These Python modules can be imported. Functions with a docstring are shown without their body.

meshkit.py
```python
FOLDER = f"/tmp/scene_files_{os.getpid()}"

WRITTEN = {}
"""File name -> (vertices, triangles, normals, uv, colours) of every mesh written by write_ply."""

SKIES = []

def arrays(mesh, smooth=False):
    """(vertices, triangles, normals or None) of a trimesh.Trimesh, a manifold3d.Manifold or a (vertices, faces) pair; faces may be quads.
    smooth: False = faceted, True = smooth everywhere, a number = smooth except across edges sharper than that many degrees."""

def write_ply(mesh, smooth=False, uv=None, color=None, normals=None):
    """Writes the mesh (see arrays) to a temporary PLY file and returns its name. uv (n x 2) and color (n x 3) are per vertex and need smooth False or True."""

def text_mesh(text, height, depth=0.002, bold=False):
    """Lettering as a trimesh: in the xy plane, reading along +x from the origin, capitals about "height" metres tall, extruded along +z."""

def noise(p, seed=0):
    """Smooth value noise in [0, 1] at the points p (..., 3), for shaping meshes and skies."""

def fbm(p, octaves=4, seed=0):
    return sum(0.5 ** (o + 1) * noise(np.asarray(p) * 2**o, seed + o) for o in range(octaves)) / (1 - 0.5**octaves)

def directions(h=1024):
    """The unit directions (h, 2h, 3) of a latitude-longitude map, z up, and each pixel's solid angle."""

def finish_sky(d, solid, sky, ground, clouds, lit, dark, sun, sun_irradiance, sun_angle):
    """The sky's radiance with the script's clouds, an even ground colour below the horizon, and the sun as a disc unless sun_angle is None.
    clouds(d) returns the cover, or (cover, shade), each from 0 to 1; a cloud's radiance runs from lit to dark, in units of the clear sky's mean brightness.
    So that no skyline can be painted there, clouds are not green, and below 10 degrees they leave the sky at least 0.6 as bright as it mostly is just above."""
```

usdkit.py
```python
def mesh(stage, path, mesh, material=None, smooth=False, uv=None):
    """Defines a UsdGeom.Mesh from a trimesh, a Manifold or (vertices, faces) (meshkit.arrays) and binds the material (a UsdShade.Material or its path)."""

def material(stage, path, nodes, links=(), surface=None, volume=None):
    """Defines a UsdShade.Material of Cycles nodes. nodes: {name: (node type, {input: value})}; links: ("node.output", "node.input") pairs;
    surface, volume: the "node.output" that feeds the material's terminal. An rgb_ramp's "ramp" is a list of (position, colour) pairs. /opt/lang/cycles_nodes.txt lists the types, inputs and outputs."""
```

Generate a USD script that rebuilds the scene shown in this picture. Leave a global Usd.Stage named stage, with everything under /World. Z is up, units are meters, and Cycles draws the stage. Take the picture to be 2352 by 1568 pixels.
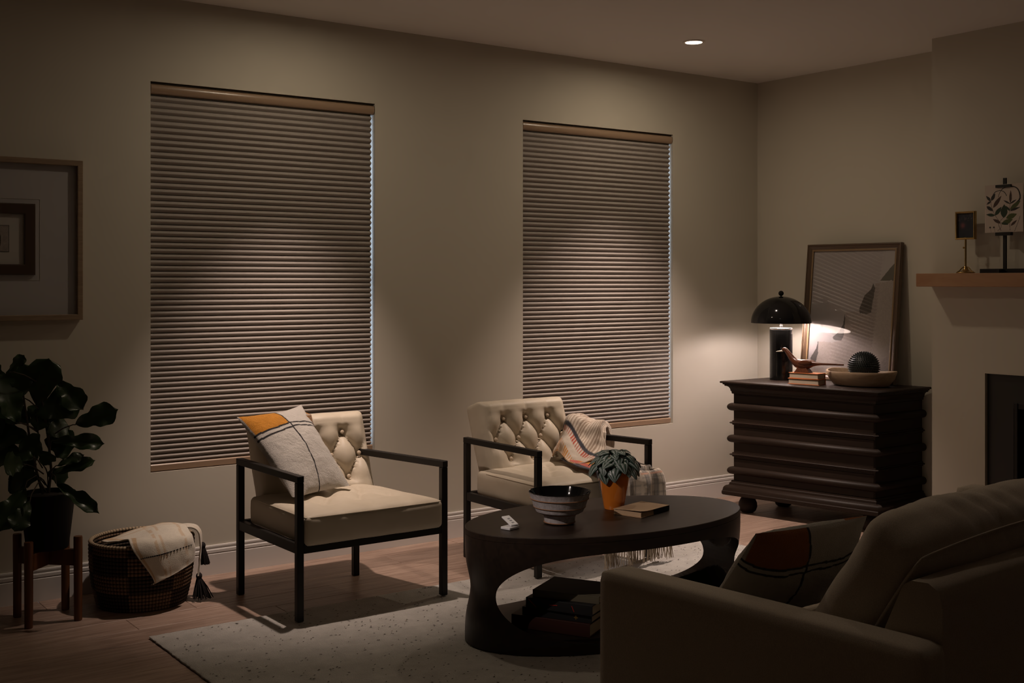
import math, random
import numpy as np, trimesh, manifold3d
from manifold3d import Manifold, CrossSection
from scipy.interpolate import RectBivariateSpline
from pxr import Usd, UsdGeom, UsdLux, UsdShade, Gf, Sdf, Vt
import usdkit, meshkit

stage = Usd.Stage.CreateInMemory()
UsdGeom.SetStageUpAxis(stage, 'Z'); UsdGeom.SetStageMetersPerUnit(stage, 1.0)
UsdGeom.Xform.Define(stage, '/World'); UsdGeom.Scope.Define(stage, '/World/Looks')
random.seed(7); RNG = np.random.default_rng(7)
PI = math.pi

# ------------------------------------------------------------------ camera, sky, exposure
CAM_POS, CAM_YAW, F_PX, HORIZON = (-5.9275, -5.4035, 1.4066), math.radians(35.774), 2681.55, 647.1
cam = UsdGeom.Camera.Define(stage, '/World/camera')
cx_ = UsdGeom.Xformable(cam)
cx_.AddTranslateOp().Set(Gf.Vec3d(*CAM_POS)); cx_.AddRotateZOp().Set(-math.degrees(CAM_YAW)); cx_.AddRotateXOp().Set(90.0)
HA = 36.0
cam.CreateHorizontalApertureAttr(HA); cam.CreateVerticalApertureAttr(HA * 1568 / 2352)
cam.CreateFocalLengthAttr(HA * F_PX / 2352)
cam.CreateVerticalApertureOffsetAttr(-(784 - HORIZON) / 2352 * HA)
cam.CreateExposureAttr(0.0)
cam.CreateFStopAttr(0.0)
dome = UsdLux.DomeLight.Define(stage, '/World/evening_sky')       # dim blue evening sky, seen only in the slits beside the shades
dome.CreateIntensityAttr(1.8); dome.CreateColorAttr(Gf.Vec3f(0.55, 0.72, 1.0))

# lamps: intensities (the lamps themselves are built further down)
SOFA_FILL = 75.0
SPOT, LENS, TABLE, GIMBAL = (7000.0, 9500.0), (220.0, 285.0), 185.0, 11000.0
WARM, WIDE = (1.0, 0.78, 0.67), (1.0, 0.82, 0.60)
LAMPS = [(-3.45, -0.735), (-1.32, -0.735)]

def spot(path, pos, tilt, power, angle, soft, radius=0.025, color=WARM):
    """a reflector lamp: aims down, tilted by tilt degrees towards the window wall"""
    l = UsdLux.SphereLight.Define(stage, path)
    x = UsdGeom.Xformable(l); x.AddTranslateOp().Set(Gf.Vec3d(*pos)); x.AddRotateXOp().Set(tilt)
    l.CreateRadiusAttr(radius); l.CreateIntensityAttr(power); l.CreateColorAttr(Gf.Vec3f(*color)); l.CreateNormalizeAttr(False)
    s = UsdLux.ShapingAPI.Apply(l.GetPrim()); s.CreateShapingConeAngleAttr(angle); s.CreateShapingConeSoftnessAttr(soft)
    return l

# ------------------------------------------------------------------ naming helpers
def numbered(parent, name):
    path, k = f'{parent}/{name}', 0
    while stage.GetPrimAtPath(path):
        k += 1; path = f'{parent}/{name}_{k:03d}'
    return path
def keys(p, label=None, cat=None, group=None, kind=None):
    for k, v in (('label', label), ('category', cat), ('group', group), ('kind', kind)):
        if v: p.SetCustomDataByKey(k, v)
class Thing:
    def __init__(s, name, label=None, cat=None, loc=(0, 0, 0), rz=0.0, group=None, kind=None):
        s.path = numbered('/World', name); s.loc = np.array(loc, float); s.rz = rz
        x = UsdGeom.Xform.Define(stage, s.path)
        x.AddTranslateOp().Set(Gf.Vec3d(*map(float, loc))); x.AddRotateZOp().Set(math.degrees(rz))
        s.prim = x.GetPrim(); keys(s.prim, label, cat, group, kind)
    def inv(s, v):
        v = np.asarray(v, float) - s.loc; c, n = math.cos(s.rz), math.sin(s.rz)
        return np.stack([v[..., 0] * c + v[..., 1] * n, -v[..., 0] * n + v[..., 1] * c, v[..., 2]], -1)
    def add(s, name, mesh, mat, under=None, label=None, kind=None, smooth=30, world=False, col=None):
        m = mesh if isinstance(mesh, trimesh.Trimesh) else to_tm(mesh)
        if world: m = trimesh.Trimesh(s.inv(m.vertices), m.faces, process=False)
        path = numbered(under or s.path, name)
        if col is not None: smooth = True
        g = usdkit.mesh(stage, path, m, M[mat], smooth=smooth)
        if col is not None:
            UsdGeom.PrimvarsAPI(g).CreatePrimvar('tint', Sdf.ValueTypeNames.Color3fArray, 'vertex').Set(Vt.Vec3fArray.FromNumpy(np.asarray(col, np.float32)))
        keys(g.GetPrim(), label, None, None, kind)
        return path
    def dup(s, loc, rz=0.0, label=None, cat=None, group=None):
        was = s.prim.GetCustomData(); name = s.path.split('/')[-1]
        r = Thing(name, label or was['label'], cat or was['category'], loc, rz, group or was.get('group'))
        r.prim.GetReferences().AddInternalReference(s.path); r.prim.SetInstanceable(True)
        return r
def to_tm(m):
    if isinstance(m, trimesh.Trimesh): return m
    v, f, _ = meshkit.arrays(m); return trimesh.Trimesh(v, f, process=False)
def cat_(*ms): return trimesh.util.concatenate([to_tm(m) for m in ms])
def single(name, mesh, mat, label, cat=None, group=None, kind=None, smooth=30, col=None):
    m = to_tm(mesh); b = m.bounds; o = np.array([(b[0, 0] + b[1, 0]) / 2, (b[0, 1] + b[1, 1]) / 2, b[0, 2]])
    path = numbered('/World', name)
    m = trimesh.Trimesh(m.vertices - o, m.faces, process=False)
    g = usdkit.mesh(stage, path, m, M[mat], smooth=True if col is not None else smooth)
    UsdGeom.Xformable(g).AddTranslateOp().Set(Gf.Vec3d(*o))
    if col is not None:
        UsdGeom.PrimvarsAPI(g).CreatePrimvar('tint', Sdf.ValueTypeNames.Color3fArray, 'vertex').Set(Vt.Vec3fArray.FromNumpy(np.asarray(col, np.float32)))
    keys(g.GetPrim(), label, cat, group, kind)
    return path

# ------------------------------------------------------------------ materials
M = {}
def lin(r, g, b):
    f = lambda c: (c / 255 / 12.92) if c / 255 <= .04045 else ((c / 255 + .055) / 1.055) ** 2.4
    return (f(r), f(g), f(b))
def mat(name, color, rough=.5, spec=.5, metallic=0., var=None, grain=None, bump=None, vcol=False, sheen=0., coat=0., island=0., translucent=0., rand=False):
    """var=(scale, colour2, contrast) noise mix; grain=(stretch xyz, scale, colour2) streaks; bump=(scale, strength, distance, stretch)"""
    n = {'p': ('principled_bsdf', dict(base_color=color, roughness=rough, specular_ior_level=spec, metallic=metallic, sheen_weight=sheen, coat_weight=coat)),
         'tc': ('texture_coordinate', {})}
    L = []; src = None
    if rand:
        n['oi'] = ('object_info', {}); n['off'] = ('vector_math', dict(math_type='multiply_add', vector2=(37., 91., 53.)))
        n['cmb'] = ('combine_xyz', {}); L += [('oi.random', 'cmb.x'), ('oi.random', 'cmb.y'), ('oi.random', 'cmb.z'), ('cmb.vector', 'off.vector1'), ('tc.object', 'off.vector3')]
        vec = 'off.vector'
    else: vec = 'tc.object'
    if vcol:
        n['at'] = ('attribute', dict(attribute='tint')); src = 'at.color'
    if grain:
        st, sc, c2 = grain
        n['mp'] = ('mapping', dict(scale=st)); n['gn'] = ('noise_texture', dict(scale=sc, detail=6., roughness=.62, distortion=.6))
        n['gr'] = ('rgb_ramp', dict(ramp=[(.30, c2), (.68, color)])); L += [(vec, 'mp.vector'), ('mp.vector', 'gn.vector'), ('gn.fac', 'gr.fac')]
        src = 'gr.color'
    if var:
        sc, c2, con = var
        n['vn'] = ('noise_texture', dict(scale=sc, detail=4., roughness=.6)); L.append((vec, 'vn.vector'))
        n['vr'] = ('map_range', dict(from_min=.5 - con, from_max=.5 + con)); L.append(('vn.fac', 'vr.value'))
        n['vm'] = ('mix_color', dict(blend_type='mix', a=color, b=c2)); L.append(('vr.result', 'vm.fac'))
        if src: L.append((src, 'vm.a'))
        src = 'vm.result'
    if island:
        n['oi2'] = ('object_info', {}); n['hm'] = ('map_range', dict(to_min=1 - island, to_max=1 + island)); n['hs'] = ('hsv', dict(color=color))
        L += [('oi2.random', 'hm.value'), ('hm.result', 'hs.value')]
        if src: L.append((src, 'hs.color'))
        src = 'hs.color'
    if src: L.append((src, 'p.base_color'))
    if bump:
        sc, stg, dist, st = (*bump, (1, 1, 1))[:4]
        n['bm'] = ('mapping', dict(scale=st)); n['bn'] = ('noise_texture', dict(scale=sc, detail=5., roughness=.6)); n['bp'] = ('bump', dict(strength=stg, distance=dist))
        L += [(vec, 'bm.vector'), ('bm.vector', 'bn.vector'), ('bn.fac', 'bp.height'), ('bp.normal', 'p.normal')]
    surf = 'p.BSDF'
    if translucent:
        n['tr'] = ('translucent_bsdf', dict(color=color)); n['mx'] = ('mix_closure', dict(fac=translucent)); L += [('p.BSDF', 'mx.closure1'), ('tr.BSDF', 'mx.closure2')]
        if src: L.append((src, 'tr.color'))
        surf = 'mx.closure'
    M[name] = usdkit.material(stage, '/World/Looks/' + name, n, L, surface=surf)
def emat(name, color, strength):
    M[name] = usdkit.material(stage, '/World/Looks/' + name, {'e': ('emission', dict(color=color, strength=strength))}, [], surface='e.emission')

mat('wall_paint', (.56, .52, .44), .75, .3, bump=(220, .05, .002))
mat('ceiling_paint', (.74, .71, .67), .85, .2)
mat('white_trim', (.66, .63, .60), .35, .5)
mat('floor_oak', (.40, .285, .225), .42, .4, grain=((1.2, 18, 1), 3.2, (.21, .135, .10)), bump=(4, .25, .002, (1.5, 45, 1)), island=.13, rand=True)
mat('subfloor', (.05, .035, .025), .9)
mat('glass_dark', (.02, .02, .02), .1)
mat('shade_fabric', (.36, .32, .29), .8, .2, bump=(500, .15, .0006))
mat('rail_metal', (.33, .225, .15), .30, .5)
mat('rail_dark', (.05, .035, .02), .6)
mat('black_metal', (.0095, .0075, .006), .48, .35, bump=(90, .05, .001))
mat('leather', (.61, .535, .425), .50, .35, var=(9, (.55, .475, .365), .25), bump=(180, .10, .0015))
mat('leather_button', (.52, .42, .31), .5, .35)
mat('table_wood', (.028, .016, .0105), .42, .40, grain=((1.0, 13, 8), 4, (.012, .007, .005)), bump=(5, .12, .001, (1.5, 40, 20)))
mat('dresser_wood', (.024, .0135, .0085), .52, .25, grain=((14, 1.3, 10), 4, (.016, .0095, .006)), bump=(5, .1, .001, (40, 1.5, 20)))
mat('rug_wool', (.53, .505, .47), .95, .1, var=(14, (.42, .40, .37), .22), bump=(160, .8, .006), sheen=.2)
mat('rug_fleck', (.10, .085, .07), .95, .1)
mat('sofa_linen', (.62, .54, .45), .92, .15, var=(320, (.50, .43, .355), .18), bump=(420, .5, .001), sheen=.25)
mat('sofa_leg', (.03, .02, .015), .5)
mat('tinted_weave', (.6, .55, .5), .92, .15, vcol=True, bump=(260, .7, .002), sheen=.25)
mat('tinted_knit', (.6, .55, .5), .95, .1, vcol=True, bump=(300, 1.0, .006), sheen=.2)
mat('tinted_print', (.6, .55, .5), .55, .35, vcol=True)
mat('tinted_leaf', (.05, .09, .04), .35, .5, vcol=True)
mat('tinted_straw', (.3, .2, .1), .75, .25, vcol=True)
mat('fringe_yarn', (.40, .33, .25), .95, .1)
mat('tassel_yarn', (.028, .024, .024), .95, .1)
mat('pompom', (.02, .018, .018), .95, .1)
mat('gloss_black', (.005, .005, .005), .07, .4)
mat('lamp_white', (.78, .74, .68), .5)
mat('chrome', (.75, .74, .72), .18, metallic=1.)
mat('brass', (.55, .38, .16), .32, metallic=1., var=(30, (.42, .28, .11), .2))
mat('frame_brown', (.10, .060, .035), .38, .5, bump=(8, .1, .001, (20, 20, 2)))
mat('frame_gold', (.25, .16, .08), .35, .5)
mat('picture_oak', (.30, .215, .14), .5, .4, grain=((2, 2, 14), 5, (.22, .15, .095)))
mat('picture_walnut', (.055, .026, .012), .45, .4)
mat('mat_board', (.52, .50, .50), .9, .2)
mat('mat_board_cream', (.56, .53, .49), .9, .2)
mat('mantel_pine', (.44, .26, .145), .5, .4, grain=((3, 1.0, 4), 2.2, (.33, .165, .085)))
mat('soot_black', (.012, .010, .009), .7, .3)
mat('slate_black', (.022, .019, .017), .45, .4)
mat('firebrick', (.035, .028, .024), .9, .2, island=.2)
mat('leaf_dark', (.022, .045, .016), .32, .5, var=(12, (.035, .065, .022), .2), translucent=.18)
mat('stem_brown', (.06, .045, .03), .8)
mat('planter_black', (.004, .0035, .0035), .7, .2)
mat('soil', (.02, .014, .01), .95)
mat('stand_wood', (.16, .062, .022), .42, .45, grain=((10, 10, 1.2), 4, (.10, .035, .012)))
mat('orange_glaze', (.70, .215, .024), .09, .6, var=(7, (.54, .145, .02), .25), coat=.5)
mat('bowl_stone', (.54, .51, .53), .7, .3, bump=(60, .6, .003, (1, 1, .05)), var=(70, (.30, .27, .27), .25))
mat('bowl_clay', (.30, .155, .085), .7, .3)
mat('paper', (.55, .47, .36), .9, .2, bump=(8, .4, .002, (1, 1, 90)))
mat('kraft_cover', (.50, .35, .22), .75, .3, var=(10, (.46, .31, .19), .2))
mat('book_black', (.012, .012, .013), .5, .4)
mat('book_orange', (.60, .17, .04), .55, .4)
mat('book_olive', (.10, .085, .055), .6, .4)
mat('book_maroon', (.06, .018, .013), .55, .4)
mat('book_red', (.35, .02, .012), .55, .4)
mat('gold_foil', (.55, .38, .12), .35, metallic=1.)
mat('remote_white', (.74, .74, .77), .35, .5)
mat('remote_grey', (.30, .30, .33), .5)
mat('bird_wood', (.12, .036, .014), .30, .45, grain=((8, 2, 8), 4, (.06, .017, .007)))
mat('bone', (.72, .66, .54), .45)
mat('bowl_wood', (.52, .39, .27), .65, .3, grain=((2, 9, 9), 3, (.40, .27, .17)))
mat('ball_dark', (.014, .018, .017), .5, .4)
mat('coral', (.44, .235, .12), .8, .2, var=(40, (.32, .16, .08), .25))
emat('lens_glow', WIDE, LENS[0]); emat('lens_glow_bright', WIDE, LENS[1]); emat('lens_glow_dim', WIDE, SOFA_FILL)
M['pane'] = usdkit.material(stage, '/World/Looks/pane', {'t': ('transparent_bsdf', {}), 'g': ('glossy_bsdf', dict(roughness=.02, color=(1, 1, 1))), 'lw': ('layer_weight', dict(blend=.5)),
    'pw': ('math', dict(math_type='power', value2=5.)), 'ma': ('math', dict(math_type='multiply_add', value2=.94, value3=.05)), 'm': ('mix_closure', {})},
    [('lw.facing', 'pw.value1'), ('pw.value', 'ma.value1'), ('ma.value', 'm.fac'), ('t.BSDF', 'm.closure1'), ('g.BSDF', 'm.closure2')], surface='m.closure')

# ------------------------------------------------------------------ mesh helpers
def cbox(lo, hi, c=.003):
    """box with chamfered edges"""
    lo, hi = np.minimum(lo, hi).astype(float), np.maximum(lo, hi).astype(float); c = min(c, .45 * (hi - lo).min()); pts = []
    for i in range(8):
        s = np.array([i & 1, i >> 1 & 1, i >> 2 & 1]); p = np.where(s, hi, lo); d = np.where(s, -c, c)
        for k in range(3):
            q = p + d; q[k] = p[k]; pts.append(q)
    return trimesh.convex.convex_hull(np.array(pts))
def box(lo, hi):
    lo, hi = np.minimum(lo, hi).astype(float), np.maximum(lo, hi).astype(float)
    return trimesh.creation.box(hi - lo, trimesh.transformations.translation_matrix((lo + hi) / 2))
def bar(p0, p1, w, h, c=.002, up=(0, 0, 1)):
    p0, p1 = np.array(p0, float), np.array(p1, float); d = p1 - p0; L = np.linalg.norm(d); d /= L
    up = np.array(up, float)
    if abs(d @ up) > .95: up = np.array([0, 1., 0])
    s = np.cross(d, up); s /= np.linalg.norm(s); u = np.cross(s, d)
    m = cbox((0, -w / 2, -h / 2), (L, w / 2, h / 2), c); m.vertices = p0 + m.vertices @ np.array([d, s, u]); m.fix_normals()
    return m
def grid_faces(n, m, cu=False, cv=False):
    i, j = np.meshgrid(np.arange(n if cu else n - 1), np.arange(m if cv else m - 1), indexing='ij')
    a = i * m + j; b = ((i + 1) % n) * m + j; c = ((i + 1) % n) * m + (j + 1) % m; d = i * m + (j + 1) % m
    return np.stack([a, b, c, d], -1).reshape(-1, 4)
def quads(V, F): 
    F = np.asarray(F); return trimesh.Trimesh(np.asarray(V, float), np.vstack([F[:, [0, 1, 2]], F[:, [0, 2, 3]]]), process=False)
def lathe(prof, n=48, center=(0, 0, 0), squash=1.0):
    prof = np.array(prof, float); t = np.linspace(0, 2 * PI, n, endpoint=False)
    V = np.stack([np.outer(np.cos(t), prof[:, 0]), np.outer(np.sin(t), prof[:, 0]) * squash, np.tile(prof[:, 1], (n, 1))], -1).reshape(-1, 3) + np.array(center)
    return quads(V, grid_faces(n, len(prof), cu=True))
def loft(rings, cap=True):
    """rings: k x n x 3 closed loops"""
    R = np.array(rings, float); k, n = R.shape[:2]
    V = R.reshape(-1, 3); F = [grid_faces(k, n, cv=True)[:, ::-1]]
    m = quads(V, F[0])
    if cap:
        t0 = [[0, i + 1, i] for i in range(1, n - 1)]; b = (k - 1) * n; t1 = [[b, b + i, b + i + 1] for i in range(1, n - 1)]
        m = trimesh.Trimesh(m.vertices, np.vstack([m.faces, t0, t1]), process=False)
    m.fix_normals() if k * n < 4000 else None
    return m
def rect_loft(x0, x1, y0, y1, prof, back=1.0):
    """stack of rectangles grown by offset o at height z: mitred mouldings"""
    return loft([[(x0 - o, y0 - o, z), (x1 + o * back, y0 - o, z), (x1 + o * back, y1 + o, z), (x0 - o, y1 + o, z)] for o, z in prof])
def tube(path, r, n=8, cap=True):
    P = np.array(path, float); k = len(P); r = np.broadcast_to(np.asarray(r, float), (k,))
    T = np.gradient(P, axis=0); T /= np.linalg.norm(T, axis=1, keepdims=True) + 1e-12
    a = np.array([0, 0, 1.]) if abs(T[0, 2]) < .9 else np.array([1., 0, 0]); rings = []
    for i in range(k):
        a = a - (a @ T[i]) * T[i]; a /= np.linalg.norm(a); b = np.cross(T[i], a); t = np.linspace(0, 2 * PI, n, endpoint=False)
        rings.append(P[i] + r[i] * (np.cos(t)[:, None] * a + np.sin(t)[:, None] * b))
    R = np.array(rings); F = grid_faces(k, n, cv=True); m = quads(R.reshape(-1, 3), F)
    if cap:
        e = (k - 1) * n; m = trimesh.Trimesh(m.vertices, np.vstack([m.faces, [[0, i + 1, i] for i in range(1, n - 1)], [[e, e + i, e + i + 1] for i in range(1, n - 1)]]), process=False)
    return m
def softbox(size, r, n=(20, 8, 20), power=1.0):
    """cube grid with rounded edges of radius r; centred. returns vertices, quads"""
    size = np.array(size, float); V, F, base = [], [], 0
    for ax in range(3):
        u, v = (ax + 1) % 3, (ax + 2) % 3
        for sgn in (-1, 1):
            a, b = np.meshgrid(np.linspace(-1, 1, n[u] + 1), np.linspace(-1, 1, n[v] + 1), indexing='ij')
            p = np.zeros((*a.shape, 3)); p[..., ax] = sgn; p[..., u] = a; p[..., v] = b
            f = grid_faces(n[u] + 1, n[v] + 1) + base; F.append(f if sgn > 0 else f[:, ::-1]); V.append(p.reshape(-1, 3)); base += p.size // 3
    V = np.vstack(V) * size / 2; inner = size / 2 - r; c = np.clip(V, -inner, inner); d = V - c; L = np.linalg.norm(d, axis=1, keepdims=True)
    V = c + np.where(L > 0, d / np.maximum(L, 1e-9) * r, 0)
    m = quads(V, np.vstack(F)); m.merge_vertices(); return m
def spline(ctrl, nu, nv):
    C = np.array(ctrl, float); a, b = C.shape[:2]
    u, v = np.linspace(0, 1, nu), np.linspace(0, 1, nv)
    return np.stack([RectBivariateSpline(np.linspace(0, 1, a), np.linspace(0, 1, b), C[..., k], kx=min(3, a - 1), ky=min(3, b - 1))(u, v) for k in range(3)], -1)
def normals(P):
    du, dv = np.gradient(P, axis=0), np.gradient(P, axis=1); N = np.cross(du, dv); return N / (np.linalg.norm(N, axis=-1, keepdims=True) + 1e-12)
def sheet(P, th, col=None):
    """closed thin cloth / leaf / paper of thickness th from a grid of points; col n x m x 3"""
    n, m = P.shape[:2]; N = normals(P); V = np.vstack([(P + N * th / 2).reshape(-1, 3), (P - N * th / 2).reshape(-1, 3)]); k = n * m
    F = grid_faces(n, m); idx = np.arange(k).reshape(n, m); loop = np.concatenate([idx[:-1, 0], idx[-1, :-1], idx[:0:-1, -1], idx[0, :0:-1]])
    nx = np.roll(loop, -1); side = np.stack([loop, nx, nx + k, loop + k], -1)
    mm = quads(V, np.vstack([F, F[:, ::-1] + k, side[:, ::-1]]))
    return (mm, np.vstack([col.reshape(-1, 3)] * 2)) if col is not None else mm
def noise2(P, scale, seed=0, oct=3): return meshkit.fbm(np.asarray(P, float).reshape(-1, 3) * scale + seed * 17.3, oct, seed).reshape(np.asarray(P).shape[:-1]) - .5
def rotz(a):
    c, s = math.cos(a), math.sin(a); return np.array([[c, -s, 0], [s, c, 0], [0, 0, 1.]])
def frame_ring(x0, x1, z0, z1, w, prof):
    """mitred picture frame in the xz plane (front = -y); prof: (inset 0..1 across the width w, y) points from the outer to the inner edge, closed"""
    rings = []
    for t, y in prof:
        o = t * w; rings.append([(x0 + o, y, z0 + o), (x1 - o, y, z0 + o), (x1 - o, y, z1 - o), (x0 + o, y, z1 - o)])
    R = np.array(rings); k = len(R); m = quads(R.reshape(-1, 3), grid_faces(k, 4, cu=True, cv=True)); m.fix_normals(); return m

# ------------------------------------------------------------------ the room
H = 2.74; XL, YF = -7.4, -7.3
WIN = [(-4.112, -2.922, .516, 2.343), (-1.957, -.778, .512, 2.338)]
fl = Thing('floor', 'brown oak plank floor running along the window wall', None, kind='structure')
fl.add('subfloor', box((XL, YF, -.08), (0, 0, -.0125)), 'subfloor')
pw, row = .172, 0
y = 0.0
while y > YF + .01:
    y1 = max(y - pw, YF); x = 0.0 - (0.55, 1.25, .2, .9, 1.6)[row % 5]; edges = [0.0]
    while x > XL + .3: edges.append(x); x -= RNG.uniform(1.5, 2.2)
    edges.append(XL)
    for a, b in zip(edges[:-1], edges[1:]):
        g = .0007; fl.add('plank', cbox((b + g, y1 + g, -.012), (a - g, y - g, 0), .0014), 'floor_oak')
    y -= pw; row += 1
single('ceiling', box((XL - .2, YF - .2, H), (.2, .2, H + .1)), 'ceiling_paint', 'flat painted ceiling', kind='structure')
wb = Manifold.cube((-XL + .2, .17, H)).translate((XL, 0, 0))
for x0, x1, z0, z1 in WIN: wb -= Manifold.cube((x1 - x0, .4, z1 - z0)).translate((x0, -.1, z0))
single('wall_back', wb, 'wall_paint', 'beige window wall', kind='structure', smooth=False)
single('wall_right', box((0, YF, 0), (.17, 0, H)), 'wall_paint', 'beige side wall behind the dresser', kind='structure')
single('wall_left', box((XL - .17, YF, 0), (XL, .17, H)), 'wall_paint', 'beige wall left of the picture', kind='structure')
single('wall_front', box((XL, YF - .17, 0), (.17, YF, H)), 'wall_paint', 'beige wall behind the viewer', kind='structure')
bbp = [(0, 0), (.0150, 0), (.0150, .098), (.0135, .100), (.0100, .1015), (.0100, .1040), (.0140, .1060), (.0140, .1180), (.0120, .1215), (.0065, .1230), (.0065, .1265), (.0090, .1280), (.0100, .1340), (.0085, .1400), (0, .1410)]
def baseboard(name, a, b, inward, label):
    R = [[(px * inward[0] + q[0], px * inward[1] + q[1], pz) for px, pz in bbp] for q in (a, b)]
    single(name, loft(R), 'white_trim', label, kind='structure', smooth=False)
baseboard('baseboard_back', (XL, 0), (0, 0), (0, -1), 'white moulded baseboard under the windows')
baseboard('baseboard_right', (0, 0), (0, -1.55), (-1, 0), 'white moulded baseboard behind the dresser')
baseboard('baseboard_left', (XL, YF), (XL, 0), (1, 0), 'white moulded baseboard on the left wall')

# chimney breast, fireplace, mantel
BX, BY0, BY1 = -.312, -1.553, -3.75
br = Manifold.cube((-BX - .001, BY0 - BY1, H)).translate((BX, BY1, 0)) - Manifold.cube((.24, 1.56, .925 + .2)).translate((BX - .01, -1.871 - 1.56, -.2))
single('chimney_breast', br, 'wall_paint', 'beige chimney breast around the fireplace', kind='structure', smooth=False)
fp = Thing('fireplace', 'black fireplace insert in the chimney breast below the mantel', 'fireplace', (BX + .045, -2.65, 0))
ins = CrossSection([[(-1.871, .002), (-3.429, .002), (-3.429, .922), (-1.871, .922)]], manifold3d.FillRule.NonZero) - CrossSection([[(-2.02, .06), (-3.28, .06), (-3.28, .78), (-2.02, .78)]], manifold3d.FillRule.NonZero)
pl = ins.extrude(.02).to_mesh(); V = pl.vert_properties[:, :3]; pl = trimesh.Trimesh(np.stack([BX + .022 + V[:, 2], V[:, 0], V[:, 1]], -1), pl.tri_verts, process=False)
fp.add('surround_panel', pl, 'slate_black', world=True)
fp.add('insert_frame', cat_(*[bar((BX + .03, -2.02, z), (BX + .03, -3.28, z), .02, .03) for z in (.075, .765)], *[bar((BX + .03, yy, .06), (BX + .03, yy, .78), .03, .02) for yy in (-2.035, -3.265)]), 'black_metal', world=True)
fp.add('firebox', cat_(box((BX + .215, -2.0, .05), (BX + .225, -3.30, .80)), box((BX + .045, -2.0, .03), (BX + .225, -3.30, .05)), box((BX + .045, -2.0, .79), (BX + .225, -3.30, .81))), 'soot_black', world=True)
for k in range(9):
    z = .055 + k * .081
    fp.add('firebrick', cbox((BX + .050, -2.012, z), (BX + .21, -1.995, z + .076), .004), 'firebrick', world=True)
    fp.add('firebrick', cbox((BX + .050, -3.305, z), (BX + .21, -3.288, z + .076), .004), 'firebrick', world=True)
MZ0, MZ1, MX = 1.381, 1.452, -.452
single('mantel_shelf', cbox((MX, -1.548, MZ0), (BX - .0005, -3.76, MZ1), .003), 'mantel_pine', 'thick reddish pine mantel shelf above the fireplace', 'shelf')

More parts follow.
